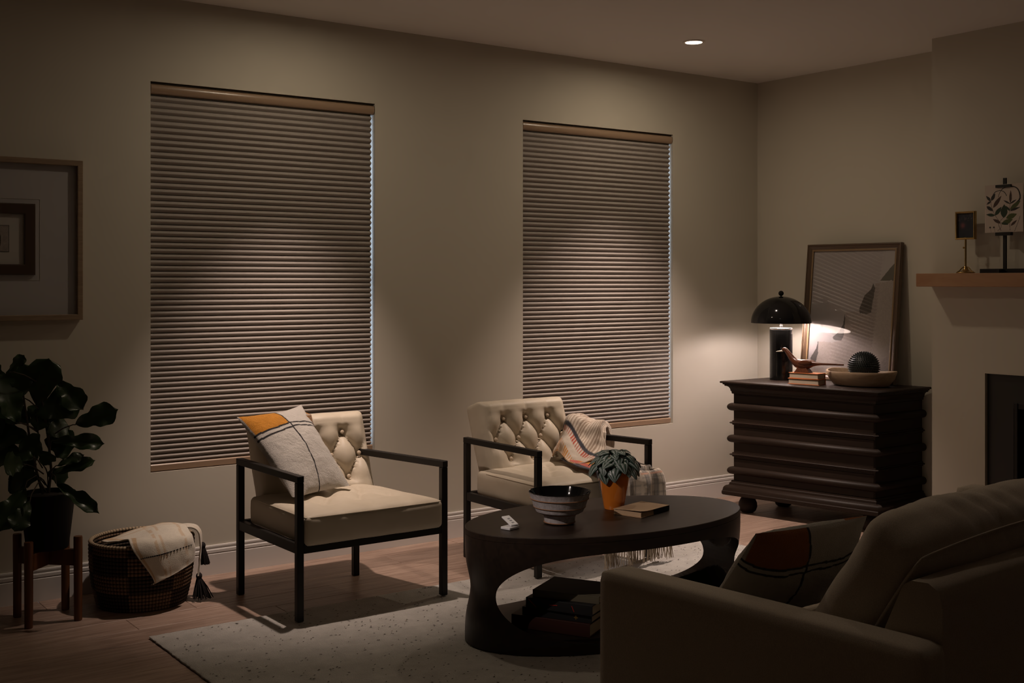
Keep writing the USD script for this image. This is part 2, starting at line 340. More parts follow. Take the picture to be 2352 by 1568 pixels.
# windows and cellular shades
def shade(i, label):
    x0, x1, z0, z1 = WIN[i]
    w = Thing(f'window_{i + 1}', f'window hidden behind the {"left" if i == 0 else "right"} cellular shade', None, ((x0 + x1) / 2, .1, z0), kind='structure')
    w.add('window_frame', frame_ring(x0, x1, z0, z1, .05, [(0, .10), (1, .10), (1, .15), (0, .15)]), 'white_trim', world=True, smooth=False)
    zm = (z0 + z1) / 2
    w.add('sash_rail', cbox((x0 + .05, .105, zm - .025), (x1 - .05, .145, zm + .025)), 'white_trim', world=True)
    for a, b in ((z0 + .05, zm - .025), (zm + .025, z1 - .05)): w.add('glass_pane', box((x0 + .05, .122, a), (x1 - .05, .126, b)), 'pane', world=True)
    s = Thing('cellular_shade', label, 'window shade', ((x0 + x1) / 2, .03, z0 + .003), group=None)
    def ext(poly, a, b): return loft([[(xx, py, pz) for py, pz in poly] for xx in (a, b)])
    r = [(.050, -.047), (.014, -.047), (.006, -.043), (.001, -.034), (-.001, -.022), (.001, -.010), (.007, -.003), (.016, 0), (.050, 0)]
    s.add('headrail', ext([(py, pz + z1 - .010) for py, pz in r], x0 + .003, x1 - .004), 'rail_metal', world=True, smooth=50)
    s.add('end_cap', ext([(py, pz * .98 + z1 - .0105) for py, pz in r], x1 - .004, x1 - .0015), 'rail_dark', world=True)
    s.add('headrail_gap_strip', cbox((x0 + .002, .012, z1 - .010), (x1 - .002, .05, z1 - .0005)), 'rail_dark', world=True)  # dark strip standing in for the shadow in the gap over the headrail
    zt, zb = z1 - .062, z0 + .036; n = 65; p = np.linspace(1.12, .88, n); p = p / p.sum() * (zt - zb); z = zt
    s.add('top_fabric_strip', ext([(.018, zt), (.046, zt), (.046, zt + .008), (.018, zt + .008)], x0 + .006, x1 - .016), 'rail_dark', world=True)  # added dark strip: stops light leaking under the headrail, gives a dark line there
    for k in range(n):
        h = p[k]; c = z - h / 2; d = .016
        poly = [(.030, h / 2 + .0012), (.028, h / 2 + .0012), (.014, .16 * h), (.012, .05 * h), (.012, -.06 * h), (.0145, -.18 * h), (.028, -h / 2 - .0012), (.030, -h / 2 - .0012), (.044, -.12 * h), (.044, .12 * h)]
        s.add('cell', ext([(py, pz + c) for py, pz in poly], x0 + .005, x1 - .0155 + RNG.uniform(-.0006, .0006)), 'shade_fabric', world=True, smooth=20)
        z -= h
    rb = [(.044, 0), (.012, 0), (.007, .004), (.006, .028), (.011, .033), (.044, .033)]
    s.add('bottom_rail', ext([(py, pz + z0 + .003) for py, pz in rb], x0 + .004, x1 - .012), 'rail_metal', world=True, smooth=20)
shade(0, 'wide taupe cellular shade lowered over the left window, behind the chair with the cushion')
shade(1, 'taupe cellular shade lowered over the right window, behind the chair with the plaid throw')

# recessed ceiling lamps
for k, (lx, ly) in enumerate(LAMPS):
    d = Thing('recessed_downlight', ('round recessed ceiling downlight above the left window', 'small glowing round recessed downlight in the ceiling before the right window')[k], 'ceiling light', (lx, ly, H))
    d.add('trim_ring', lathe([(.046, 0), (.046, -.006), (.050, -.0075), (.060, -.006), (.063, -.0005), (.063, 0)], 48), 'lamp_white', smooth=40)
    d.add('lens', lathe([(.0005, -.004), (.0455, -.004), (.0455, -.001), (.0005, -.001)], 48), ('lens_glow', 'lens_glow_bright')[k])
    spot(d.path + '/beam', (0, 0, -.03), (9, 4)[k], SPOT[k], (29, 37)[k], 1.0)

d = Thing('recessed_downlight', 'added dim fill downlight in the ceiling above the sofa, out of view', 'ceiling light', (-3.45, -2.87, H))  # added unseen fill lamp that brightens the sofa
d.add('trim_ring', lathe([(.046, 0), (.046, -.006), (.050, -.0075), (.060, -.006), (.063, -.0005), (.063, 0)], 48), 'lamp_white', smooth=40)
d.add('lens', lathe([(.0005, -.004), (.0455, -.004), (.0455, -.001), (.0005, -.001)], 48), 'lens_glow_dim')
gl = np.array([-6.1, -2.1, H])
d = Thing('gimbal_downlight', 'swivelling ceiling spotlight above and left of the view, aimed at the coffee table', 'ceiling light', gl)
d.add('trim_ring', lathe([(.046, 0), (.046, -.006), (.050, -.0075), (.060, -.006), (.063, -.0005), (.063, 0)], 48), 'lamp_white', smooth=40)
aim = np.array([-2.85, -1.70, .5]) - (gl + [0, 0, -.035]); aim /= np.linalg.norm(aim); zz = -aim; xx = np.cross([0, 0, 1.], zz); xx /= np.linalg.norm(xx); yy = np.cross(zz, xx)
hd = lathe([(.001, .012), (.022, .012), (.026, .004), (.028, -.030), (.025, -.030), (.024, .002), (.001, .004)], 32); hd.vertices = hd.vertices @ np.array([xx, yy, zz]) + [0, 0, -.032]
d.add('swivel_head', hd, 'black_metal', smooth=40); d.add('mount', lathe([(.001, 0), (.012, 0), (.012, -.022), (.001, -.022)], 20), 'black_metal', smooth=40)
gs = UsdLux.SphereLight.Define(stage, d.path + '/beam'); mt = np.eye(4); mt[:3, :3] = np.array([xx, yy, zz]); mt[3, :3] = np.array([0, 0, -.032]) - zz * .034
UsdGeom.Xformable(gs).AddTransformOp().Set(Gf.Matrix4d(*mt.ravel().tolist()))
gs.CreateRadiusAttr(.020); gs.CreateIntensityAttr(GIMBAL); gs.CreateColorAttr(Gf.Vec3f(1.0, .82, .72)); gs.CreateNormalizeAttr(False)
sa = UsdLux.ShapingAPI.Apply(gs.GetPrim()); sa.CreateShapingConeAngleAttr(9.5); sa.CreateShapingConeSoftnessAttr(.7)

# ------------------------------------------------------------------ tufted chairs
def tuft(u, v, du, dv, amp, rows, uspan):
    """diamond tufting height at u (across), v (along) in metres; buttons at v = 0, dv, 2dv.., odd rows shifted by half"""
    a, b = u / du + v / (2 * dv), u / du - v / (2 * dv)
    s = np.abs(np.sin(PI * a) * np.sin(PI * b))
    vert = np.abs(np.sin(PI * (u / du)))                                  # straight pleats outside the button field
    inside = np.clip(np.minimum(v + .35 * dv, (rows - 1) * dv + .35 * dv - v) / (.35 * dv), 0, 1) * np.clip((uspan - np.abs(u)) / (.3 * du) + .6, 0, 1)
    return amp * (inside * (s ** .42) + (1 - inside) * (.80 + .2 * vert ** .6))
ch = Thing('armchair', 'cream tufted leather armchair with black metal frame, holding the mustard-cornered cushion', 'chair', (-3.5, -.72, 0), group=None)
cBL, cFL, cFR, cBR = (-3.845, -.42), (-3.838, -1.012), (-3.140, -1.012), (-3.262, -.42)
AZ = (.584, .612); L_ = .030
for (qx, qy), z0 in ((cBL, 0), (cFL, .0155), (cFR, .0155), (cBR, 0)):
    ch.add('leg', cbox((qx - L_ / 2, qy - L_ / 2, z0), (qx + L_ / 2, qy + L_ / 2, AZ[0])), 'black_metal', world=True)
def frame_bar(a, b, z0, z1, ext=.015, w=L_):
    a, b = np.array([*a, (z0 + z1) / 2]), np.array([*b, (z0 + z1) / 2]); d = (b - a) / np.linalg.norm(b - a); return bar(a - d * ext, b + d * ext, w, z1 - z0)
for a, b in ((cBL, cFL), (cBR, cFR)): ch.add('armrest', frame_bar(a, b, *AZ), 'black_metal', world=True)
for a, b in ((cFL, cFR), (cBL, cBR), (cBL, cFL), (cBR, cFR)): ch.add('rail', frame_bar(a, b, .292, .334, -.015, .026), 'black_metal', world=True)
# seat
sw, sd, sh = .668, .575, .124
m = softbox((sw, sd, sh), .022, (46, 40, 8)); V = m.vertices.copy(); top = np.clip(V[:, 2] / (sh / 2), 0, 1) ** 2
ex, ey = np.abs(V[:, 0]) / (sw / 2), np.abs(V[:, 1]) / (sd / 2)
fade = np.clip((1 - ex) / .22, 0, 1) ** .7 * np.clip((1 - ey) / .22, 0, 1) ** .7
crown = (1 - ex ** 2.5) * (1 - ey ** 2.5)
t = tuft(V[:, 0], V[:, 1] + .13, .165, .13, 1.0, 3, .2)
V[:, 2] += top * (.020 * crown + fade * (.026 * t - .016))
side = (1 - np.clip(np.abs(V[:, 2]) / (sh / 2), 0, 1)); V[:, 1] += np.where(V[:, 1] < -.2, -.006 * np.sin(PI * np.clip(V[:, 2] / sh + .5, 0, 1)) * (1 - ex ** 4), 0)
V += np.stack([noise2(V, 9, 3), noise2(V, 9, 4), noise2(V, 7, 5)], -1) * .006
k = (V[:, 1] + sd / 2) / sd; V[:, 0] = np.where(V[:, 0] > 0, V[:, 0] * (1 - .30 * k), V[:, 0])
V += np.array([-3.488, -.752, .320 + sh / 2])
ch.add('seat', trimesh.Trimesh(V, m.faces, process=False), 'leather', world=True, smooth=60)
# piping along the front top edge of the seat
def seat_pt(px, py): return np.array([-3.488 + (px if px < 0 else px * (1 - .30 * (py + sd / 2) / sd)), -.752 + py, .320 + sh - .0065])
pp = [seat_pt(xx, yy) for xx, yy in [(-sw / 2 + .006, .2), (-sw / 2 + .004, -.2), (-sw / 2 + .008, -sd / 2 + .012), (-sw / 2 + .03, -sd / 2 + .004), (0, -sd / 2 + .000), (sw / 2 - .03, -sd / 2 + .004), (sw / 2 - .008, -sd / 2 + .012), (sw / 2 - .004, -.2), (sw / 2 - .006, .2)]]
ch.add('piping', tube(pp, .003, 6), 'leather', world=True, smooth=60)
# backrest
bw, bt, bh = .555, .125, .462; lean = math.radians(19.5)
m = softbox((bw, bt, bh), .024, (64, 8, 56)); V = m.vertices.copy(); frt = np.clip(-V[:, 1] / (bt / 2), 0, 1) ** 2
ex, ez = np.abs(V[:, 0]) / (bw / 2), np.abs(V[:, 2]) / (bh / 2)
fade = np.clip((1 - ex) / .16, 0, 1) ** .7 * np.clip((1 - ez) / .16, 0, 1) ** .7
BU, BV, BZ0 = .144, .106, -.085
t = tuft(V[:, 0], V[:, 2] - BZ0, BU, BV, 1.0, 3, .24)
btn = []
for r_ in range(3):
    for q in range(-2, 3):
        uu = q * BU + (BU / 2 if r_ % 2 else 0)
        if abs(uu) < .24: btn.append((uu, BZ0 + r_ * BV))
dip = np.zeros(len(V))
for uu, zz in btn: dip = np.maximum(dip, np.exp(-((V[:, 0] - uu) ** 2 + (V[:, 2] - zz) ** 2) / .016 ** 2))
V[:, 1] -= frt * fade * (.052 * t - .012) - frt * dip * .016
V += np.stack([noise2(V, 10, 6), noise2(V, 10, 7), noise2(V, 8, 8)], -1) * .006
def back_xf(P): 
    P = np.asarray(P, float); c, s = math.cos(lean), math.sin(lean)
    return np.stack([P[..., 0] - 3.492, P[..., 1] * c + P[..., 2] * s - .418, -P[..., 1] * s + P[..., 2] * c + .552], -1)
bk = ch.add('backrest', trimesh.Trimesh(back_xf(V), m.faces, process=False), 'leather', world=True, smooth=60)
for uu, zz in btn:
    b_ = trimesh.creation.icosphere(2, .0105); b_.vertices = back_xf(b_.vertices * [1, .55, 1] + [uu, -bt / 2 - .012, zz])
    ch.add('button', b_, 'leather_button', bk, world=True, smooth=60)
for xx in (-bw / 2 + .012, bw / 2 - .012):
    pth = [back_xf(np.array([xx, -bt / 2 + .006, zz])) for zz in np.linspace(-bh / 2 + .02, bh / 2 - .02, 9)]
    ch.add('piping', tube(pth, .0028, 6), 'leather', bk, world=True, smooth=60)
c2 = ch.dup((-3.5 + 1.222, -.725, 0), 0, 'cream tufted leather armchair with black metal frame, holding the plaid throw')

SEATZ = .486
def clear_chair(P, dx=0.0, dy=0.0, arm=None, gap=.006):
    """keeps cloth and cushions outside the backrest, seat and one armrest of a chair moved by (dx, dy); P ... x 3"""
    P = P.copy(); x, y, z = P[..., 0] - dx, P[..., 1] - dy, P[..., 2]
    on_seat = (x > -3.80) & (x < -3.15) & (y > -1.045) & (y < -.47); P[..., 2] = np.where(on_seat, np.maximum(z, SEATZ), z); z = P[..., 2]
    yf = -.418 - .100 + (z - .585) * .354; lim = yf - gap
    by_back = (x > -3.775) & (x < -3.205) & (z < .79) & (y < -.15); P[..., 1] = np.where(by_back, np.minimum(y, lim), y) + np.where(by_back, dy, dy); y = P[..., 1] - dy
    if arm:
        (xa, ya), (xb, yb) = arm; ax = xa + (xb - xa) * (y - ya) / (yb - ya); near = np.abs(x - ax) < .034
        P[..., 2] = np.where(near & (z > .50) & (z < .624), .624, P[..., 2])
    return P
# ------------------------------------------------------------------ cushions: corner points A top left, B top right, C bottom right, D bottom left
CREAM, INK, OCHRE, RUST = (.60, .56, .51), (.022, .019, .019), (.58, .235, .022), (.40, .13, .03)
def cushion(name, label, A, B, C, D, puff, patch, group=None, sag=.10, keep=None):
    n = 150; u, v = np.meshgrid(np.linspace(0, 1, n), np.linspace(0, 1, n), indexing='ij')
    A, B, C, D = (np.array(q, float) for q in (A, B, C, D))
    un, vn = 2 * u - 1, 2 * v - 1
    pin_u, pin_v = 1 - sag * (1 - vn ** 2) ** 1.0 * .55, 1 - sag * (1 - un ** 2) * .55
    us, vs = (un * pin_v * 0 + un * (1 - .5 * sag * (1 - vn ** 2))) / 2 + .5, (vn * (1 - .5 * sag * (1 - un ** 2))) / 2 + .5
    P = ((1 - us) * (1 - vs))[..., None] * A + (us * (1 - vs))[..., None] * B + (us * vs)[..., None] * C + ((1 - us) * vs)[..., None] * D
    N = np.cross(B - A, D - A); N /= np.linalg.norm(N)                      # points away from the front
    h = puff * ((1 - un ** 2).clip(0) ** .55 * (1 - vn ** 2).clip(0) ** .55)
    h += (noise2(P, 7, 11) * .030 + noise2(P, 16, 12) * .010 + noise2(P, 110, 15) * .005) * (h / puff) ** .5
    front, back = P - N * h[..., None], P + N * h[..., None] * .9
    if keep: front, back = keep(front), keep(back)
    col = np.tile(np.array(CREAM), (n, n, 1)) * (1 + .10 * noise2(P, 90, 13)[..., None])
    wob = .006 * np.sin(9 * u) ; wv = .006 * np.sin(11 * v)
    pu, pv = .455 + wv, .262 + wob
    m_ = (u < pu) & (v < pv) & (u > .012); col[m_] = np.array(patch) * (1 + .25 * noise2(P, 40, 14)[m_][:, None])
    lw = .0098
    for line in (np.abs(u - pu) < lw, np.abs(v - pv) < lw * 1.05, np.abs(v - pv - .055) < lw * 1.05): col[line] = INK
    colb = np.tile(np.array(CREAM), (n, n, 1)); colb[(u > .80) & (v < .22)] = patch
    V = np.vstack([front.reshape(-1, 3), back.reshape(-1, 3)]); F = grid_faces(n, n)
    mm = quads(V, np.vstack([F, F[:, ::-1] + n * n])); cc = np.vstack([col.reshape(-1, 3), colb.reshape(-1, 3)])
    mm.fix_normals() if False else None
    single(name, mm, 'tinted_knit', label, 'cushion', group, col=cc)
def keep1(P):
    P = clear_chair(P); x, y, z = P[..., 0], P[..., 1], P[..., 2]
    P[..., 0] = np.where((z < .626) & (y < -.36), np.maximum(x, -3.818), x); return P
cushion('cushion', 'cream knitted cushion with a mustard corner and black lines leaning on the armchair', (-3.885, -.475, .806), (-3.512, -.350, .828), (-3.428, -.690, .470), (-3.765, -.820, .466), .088, OCHRE, sag=.20, keep=keep1)

# ------------------------------------------------------------------ rug
RX0, RX1, RY0, RY1, RT = -4.398, -1.31, -.832, -3.55, .012
m = softbox((RX1 - RX0, RY0 - RY1, RT), .004, (220, 190, 2)); V = m.vertices + [(RX0 + RX1) / 2, (RY0 + RY1) / 2, RT / 2]
e = np.minimum.reduce([V[:, 0] - RX0, RX1 - V[:, 0], RY0 - V[:, 1], V[:, 1] - RY1])
edge = e < .012
V[edge, :2] += np.stack([noise2(V[edge], 60, 21), noise2(V[edge], 60, 22)], -1) * .011
V[:, 2] = np.where(V[:, 2] > RT / 2, V[:, 2] + noise2(V, 30, 23) * .003 + noise2(V, 6, 24) * .0025 - .0015, V[:, 2])
V[:, 2] = np.maximum(V[:, 2], .0004)
rug = Thing('rug', 'pale flecked wool rug under the coffee table and chairs', 'rug', ((RX0 + RX1) / 2, (RY0 + RY1) / 2, 0))
rug.add('pile', trimesh.Trimesh(V, m.faces, process=False), 'rug_wool', world=True, smooth=60)
fk = []
for _ in range(2600):
    a = RNG.uniform(-.5, .5); l = RNG.uniform(.004, .016); x, y = RNG.uniform(RX0 + .02, RX1 - .02), RY0 - .01 - abs(RNG.uniform(0, 2.6)) ; z = RT + .0008
    w = RNG.uniform(.0012, .0026); d = np.array([math.cos(a), math.sin(a), 0]); n_ = np.array([-d[1], d[0], 0]); c = np.array([x, y, z])
    fk.append(np.array([c - d * l / 2, c - n_ * w, c + d * l / 2, c + n_ * w, c + [0, 0, .0016]]))
Vf = np.vstack(fk); Ff = np.vstack([np.array([[0, 1, 4], [1, 2, 4], [2, 3, 4], [3, 0, 4]]) + 5 * i for i in range(len(fk))])
rug.add('fleck', trimesh.Trimesh(Vf, Ff, process=False), 'rug_fleck', world=True, smooth=False, kind='stuff', label='dark wool flecks in the pile')

# ------------------------------------------------------------------ coffee table
TC, TA, TB, TR = (-2.81, -1.749), .634, .358, math.radians(-6.0)
tb = Thing('coffee_table', 'dark oval wooden coffee table with large rounded cut-outs and a lower shelf', 'coffee table', (*TC, RT + .0035), TR)
def ell(a, b, z, n=120): t = np.linspace(0, 2 * PI, n, endpoint=False); return np.stack([a * np.cos(t), b * np.sin(t), np.full(n, z)], -1)
TZ = .452 - RT - .0035
prof = [(.385, 0), (.395, .004), (.399, .012), (.405, 0)]
tb.add('tabletop', loft([ell(TA - .016, TB - .016, TZ - .028), ell(TA - .016, TB - .016, TZ - .022), ell(TA, TB, TZ - .022), ell(TA, TB, TZ - .0025), ell(TA - .0025, TB - .0025, TZ)]), 'table_wood', smooth=40)
def waist(z): return -.024 * math.exp(-((z - .20) / .085) ** 2)
zs = np.linspace(0, TZ - .023, 34)
def ellring(o, z): return ell(TA + o + waist(z), TB + o + waist(z) * .6, z)
outer, inner = [ellring(0, z) for z in zs], [ellring(-.036, z) for z in zs]
def solid(rings): m_ = loft(rings); m_.merge_vertices(); m_.fix_normals(); return Manifold(manifold3d.Mesh(m_.vertices.astype(np.float32), m_.faces.astype(np.uint32)))
body = solid(outer)
inner[0][:, 2] = -.01; inner[-1][:, 2] = TZ + .01
body -= solid(inner)
z0c, z1c, hw = .032, .372, .582; rr = .165
zz = []
for t in np.linspace(0, 2 * PI, 96, endpoint=False):
    # super-ellipse outline of the cut-out
    c, s = math.cos(t), math.sin(t); zz.append((hw * np.sign(c) * abs(c) ** .52, (z0c + z1c) / 2 + (z1c - z0c) / 2 * np.sign(s) * abs(s) ** .80))
cut = CrossSection([zz], manifold3d.FillRule.Positive).extrude(2.0)
cut = cut.rotate((90, 0, 0)).translate((0, 1.0, 0))
body -= cut
tb.add('body', body, 'table_wood', smooth=35)
tb.add('shelf', loft([ell(TA - .037, TB - .037, .028), ell(TA - .037, TB - .037, .046)]), 'table_wood', smooth=40)

# ------------------------------------------------------------------ dresser (local x = depth away from the room, local -y = along the front to the viewer's right)
DZ, DL, DD = .80, 1.027, .50
class Sheared(Thing):
    def add(s, name, mesh, mat, *a, **k):
        m = to_tm(mesh); V = m.vertices.copy(); V[:, 1] -= math.sin(s.rz) * V[:, 0]; V[:, 0] *= math.cos(s.rz)
        return Thing.add(s, name, trimesh.Trimesh(V, m.faces, process=False), mat, *a, **k)
dr = Sheared('dresser', 'dark brown wooden chest of drawers with stacked rounded mouldings standing in the corner', 'dresser', (-.715, -.344, 0), math.radians(11.57))
O = .055; X0, X1, Y0, Y1 = O, DD - .012, -DL + O, -O                    # the carcass; mouldings overhang it
def dresser_loft(prof): return rect_loft(X0, X1, Y0, Y1, prof, .02)               # mouldings on the front and sides, flat back
dr.add('top', dresser_loft([(O - .012, DZ - .0135), (O - .003, DZ - .012), (O, DZ - .007), (O - .002, DZ - .002), (O - .005, DZ)]), 'dresser_wood', smooth=40)
cov = [(.000, .722), (.007, .724), (.008, .733), (.0085, .738), (.012, .740)] + [(.012 + .020 * (1 - math.cos(t)), .740 + .030 * math.sin(t)) for t in np.linspace(.15, PI / 2, 7)] + [(.036, .772), (.036, .778), (.043, .780), (.043, .7865), (.0, .7865)]
dr.add('cornice', dresser_loft(cov), 'dresser_wood', smooth=25)
dr.add('carcass', cbox((X0, Y0, .190), (X1, Y1, .7225), .002), 'dresser_wood')
for k in range(3):
    zc = .643 - .194 * k
    d = dr.add('drawer', cbox((X0 - .0035, Y0 + .006, zc - .090), (X0 + .012, Y1 - .006, zc + min(.072, .090)), .0015), 'dresser_wood')
    a = np.linspace(-PI / 2, PI / 2, 13)
    dr.add('half_round_pull', dresser_loft([(0, zc - .0235)] + [(.004 + .022 * math.cos(t), zc + .0235 * math.sin(t)) for t in a] + [(0, zc + .0235)]), 'dresser_wood', d, smooth=40)
for k in range(2):
    zc = .546 - .194 * k
    dr.add('bead_moulding', dresser_loft([(0, zc - .014), (.005, zc - .012), (.006, zc - .006), (.014, zc - .004), (.017, zc), (.014, zc + .004), (.006, zc + .006), (.005, zc + .012), (0, zc + .014)]), 'dresser_wood', smooth=40)
dr.add('plinth', dresser_loft([(0, .196), (.008, .194), (.010, .184), (.016, .180), (.018, .168)] + [(.020 + .022 * math.sin(t), .166 - .024 * (1 - math.cos(t)) ) for t in np.linspace(.1, PI / 2, 6)] + [(.044, .132), (.047, .128), (.047, .112), (.042, .106), (.030, .103), (0, .103)]), 'dresser_wood', smooth=25)
for fx in (X0 + .05, X1 - .06):
    for fy in (Y0 + .06, Y1 - .06):
        dr.add('bun_foot', lathe([(0.001, 0), (.030, 0), (.044, .012), (.052, .035), (.051, .060), (.040, .085), (.034, .0935), (.040, .097), (.040, .103), (.001, .103)], 28, (fx, fy, 0)), 'dresser_wood', smooth=50)

# table lamp
lp = Thing('table_lamp', 'glossy black table lamp with a domed shade, lit, on the dresser', 'lamp', (-.338, -.502, DZ))
lp.add('base', lathe([(.001, 0), (.068, 0), (.0700, .003), (.0700, .309), (.068, .312), (.001, .312)], 64), 'gloss_black', smooth=40)
lp.add('top_plate', lathe([(.001, .312), (.0685, .312), (.0700, .315), (.0695, .320), (.066, .322), (.001, .322)], 64), 'chrome', smooth=40)
lp.add('stem', lathe([(.001, .322), (.011, .322), (.011, .335), (.0085, .337), (.0085, .500), (.001, .500)], 24), 'chrome', smooth=40)
RS, HS, Z0 = .184, .165, .352
out = [(RS * math.cos(t), Z0 + HS * math.sin(t)) for t in np.linspace(0, PI / 2 - .02, 28)]; inn = [((RS - .0035) * math.cos(t), Z0 + .0005 + (HS - .0035) * math.sin(t)) for t in np.linspace(PI / 2 - .02, 0, 28)]
sh_ = lp.add('shade', lathe(out + [(RS * .02, Z0 + HS - .002), (RS - .0018, Z0 - .0006)][:1] + [((RS - .0017) * math.cos(t), Z0 + .0003 + (HS - .0017) * math.sin(t)) for t in np.linspace(PI / 2 - .02, 0, 28)] + [(RS, Z0)], 72), 'gloss_black', smooth=40)
lp.add('shade_lining', lathe([((RS - .0019) * math.cos(t), Z0 + .0003 + (HS - .0019) * math.sin(t)) for t in np.linspace(0, PI / 2 - .02, 28)] + inn, 72), 'lamp_white', sh_, smooth=40)
lp.add('finial', lathe([(.001, Z0 + HS - .004), (.006, Z0 + HS - .003), (.004, Z0 + HS + .004)] + [(.0165 * math.sin(t), Z0 + HS + .0185 - .0165 * math.cos(t)) for t in np.linspace(.35, PI - .05, 14)], 28), 'gloss_black', smooth=50)
lp.add('bulb', lathe([(.012, Z0 + .128), (.013, Z0 + .12), (.026, Z0 + .10), (.031, Z0 + .075), (.026, Z0 + .052), (.012, Z0 + .042), (.001, Z0 + .040)], 28), 'lamp_white', smooth=60)
bl = UsdLux.SphereLight.Define(stage, lp.path + '/bulb_light'); UsdGeom.Xformable(bl).AddTranslateOp().Set(Gf.Vec3d(0, 0, Z0 + .068))
bl.CreateRadiusAttr(.034); bl.CreateIntensityAttr(TABLE); bl.CreateColorAttr(Gf.Vec3f(1.0, .85, .84))

# framed abstract print leaning on the wall behind the lamp
AW, AH, lean_a, al = .662, .842, .105, .075
eL = np.array([-math.sin(al), math.cos(al), 0]); BR = np.array([-.118, -1.166, DZ + .0035]); BL = BR + eL * AW
pa = Thing('framed_print', 'large framed abstract grey print leaning against the wall behind the lamp and wooden bowl', 'picture', BL, math.atan2(-eL[1], -eL[0]))
def leanv(V): V = np.asarray(V, float); c, s = math.cos(lean_a), math.sin(lean_a); return np.stack([V[..., 0], V[..., 1] * c + V[..., 2] * s, -V[..., 1] * s + V[..., 2] * c], -1)
def leaned(m): m = to_tm(m); return trimesh.Trimesh(leanv(m.vertices), m.faces, process=False)
FW = .042
f_ = pa.add('frame', leaned(frame_ring(0, AW, 0, AH, FW, [(0, .020), (0, -.004), (.05, -.009), (.22, -.010), (.30, -.005), (.42, -.004), (.70, .003), (.78, .002), (.88, .006), (1, .006), (1, .020)])), 'frame_brown', smooth=15)
pa.add('gilt_edge', leaned(frame_ring(FW * .80, AW - FW * .80, FW * .80, AH - FW * .80, .010, [(0, .004), (0, .0005), (.5, -.0005), (1, .001), (1, .006)])), 'frame_gold', f_, smooth=15)
pa.add('backing', leaned(box((.01, .013, .01), (AW - .01, .0195, AH - .01))), 'book_olive')
n, k = 190, 240; s_, t_ = np.meshgrid(np.linspace(0, 1, n), np.linspace(0, 1, k), indexing='ij')
P = np.stack([FW + (AW - 2 * FW) * s_, np.full_like(s_, .0105), FW + (AH - 2 * FW) * t_], -1)
nz = lambda sc, sd: noise2(np.stack([s_, t_ * 1.3, 0 * s_], -1), sc, sd)
wob = .025 * nz(9, 31) + .012 * nz(30, 32)
def inpoly(poly):                                                        # even-odd test without further libraries
    x, y = s_ + wob, t_ + wob; ins_ = np.zeros(s_.shape, bool)
    for (xa, ya), (xb, yb) in zip(poly, poly[1:] + poly[:1]):
        ins_ ^= ((ya > y) != (yb > y)) & (x < (xb - xa) * (y - ya) / (yb - ya + 1e-12) + xa)
    return ins_
col = np.tile(np.array([.37, .335, .33]), (n, k, 1)) * (1 + .12 * nz(3, 33) + .05 * nz(60, 34))[..., None]
low = inpoly([(1.1, .745), (.99, .755), (.78, .735), (.755, .62), (.73, .50), (.595, .505), (.45, .50), (.435, .40), (.42, .28), (.30, .25), (.13, .25), (.115, .10), (0, .085), (-.1, -.1), (1.1, -.1)])
col[low] = (np.array([.30, .255, .235]) * (1 + .40 * nz(70, 35) + .25 * nz(5, 36))[..., None])[low]
edge_d = np.clip(nz(40, 37) * 3 + .2, 0, 1)
for poly, c in (([(1.05, .93), (.97, .88), (.83, .755), (.99, .757), (1.05, .76)], (.075, .065, .05)), ([(.756, .735), (.735, .69), (.66, .64), (.60, .52), (.615, .495), (.70, .488), (.745, .50), (.775, .64), (.78, .70)], (.085, .072, .062)),
                ([(.435, .50), (.425, .41), (.385, .35), (.30, .295), (.32, .275), (.41, .27), (.43, .30), (.445, .42)], (.08, .07, .065)), ([(.12, .27), (.105, .20), (.03, .11), (.05, .09), (.11, .088), (.13, .16)], (.085, .075, .07))):
    m_ = inpoly(poly); col[m_] = (np.array(c) * (1 + .5 * nz(25, 38))[..., None])[m_]
am, ac = sheet(P, .001, col); pa.add('print', leaned(am), 'tinted_print', label='abstract grey and charcoal print', col=ac)
pa.add('glass_pane', leaned(box((FW * .96, .0065, FW * .96), (AW - FW * .96, .0082, AH - FW * .96))), 'pane')

# books, bird, wooden bowl with ball and corals on the dresser
DRZ = math.radians(11.57); dfr = np.array([math.sin(DRZ), -math.cos(DRZ), 0]); ddp = np.array([math.cos(DRZ), math.sin(DRZ), 0])   # along the front, into depth
def book(name, label, loc, rz, L, W, T, cover, pages='paper', spine=True, group=None, cat='book'):
    """lying book: local x along the spine, y from the fore-edge (front) to the spine, z up"""
    b = Thing(name, label, cat, loc, rz, group); ct = .0028
    b.add('cover', cat_(cbox((0, 0, 0), (L, W, ct), .0008), cbox((0, 0, T - ct), (L, W, T), .0008), cbox((0, W - ct, .0005), (L, W, T - .0005), .001)), cover)
    b.add('pages', cbox((.004, .004, ct), (L - .004, W - ct, T - ct), .001), pages)
    return b
bp = np.array([-.528, -.720, DZ]); brz = math.atan2(dfr[1], dfr[0])
book('book', 'orange hardback lying on the dresser, lower of the two under the wooden bird', bp, brz + .01, .200, .092, .034, 'book_orange')
book('book', 'orange hardback directly under the wooden bird on the dresser, upper of the two', bp + ddp * .003 + dfr * .004 + [0, 0, .0342], brz - .015, .194, .088, .034, 'book_orange')
bo = np.array([-.474, -.796, DZ + .0684])
bd = Thing('bird_figurine', 'carved dark wooden long-tailed bird standing on orange books', 'figurine', bo, brz)
path = np.array([(-.143, .128), (-.128, .134), (-.112, .122), (-.092, .098), (-.066, .070), (-.036, .052), (0, .047), (.035, .052), (.07, .056), (.12, .0565), (.20, .0575), (.255, .058)])
rad = np.array([.006, .012, .0135, .0165, .021, .028, .031, .025, .014, .007, .0055, .0045])
ti = np.linspace(0, 1, 60); tt = np.linspace(0, 1, len(path)); from_s = lambda a: np.interp(ti, tt, a)
from scipy.interpolate import PchipInterpolator
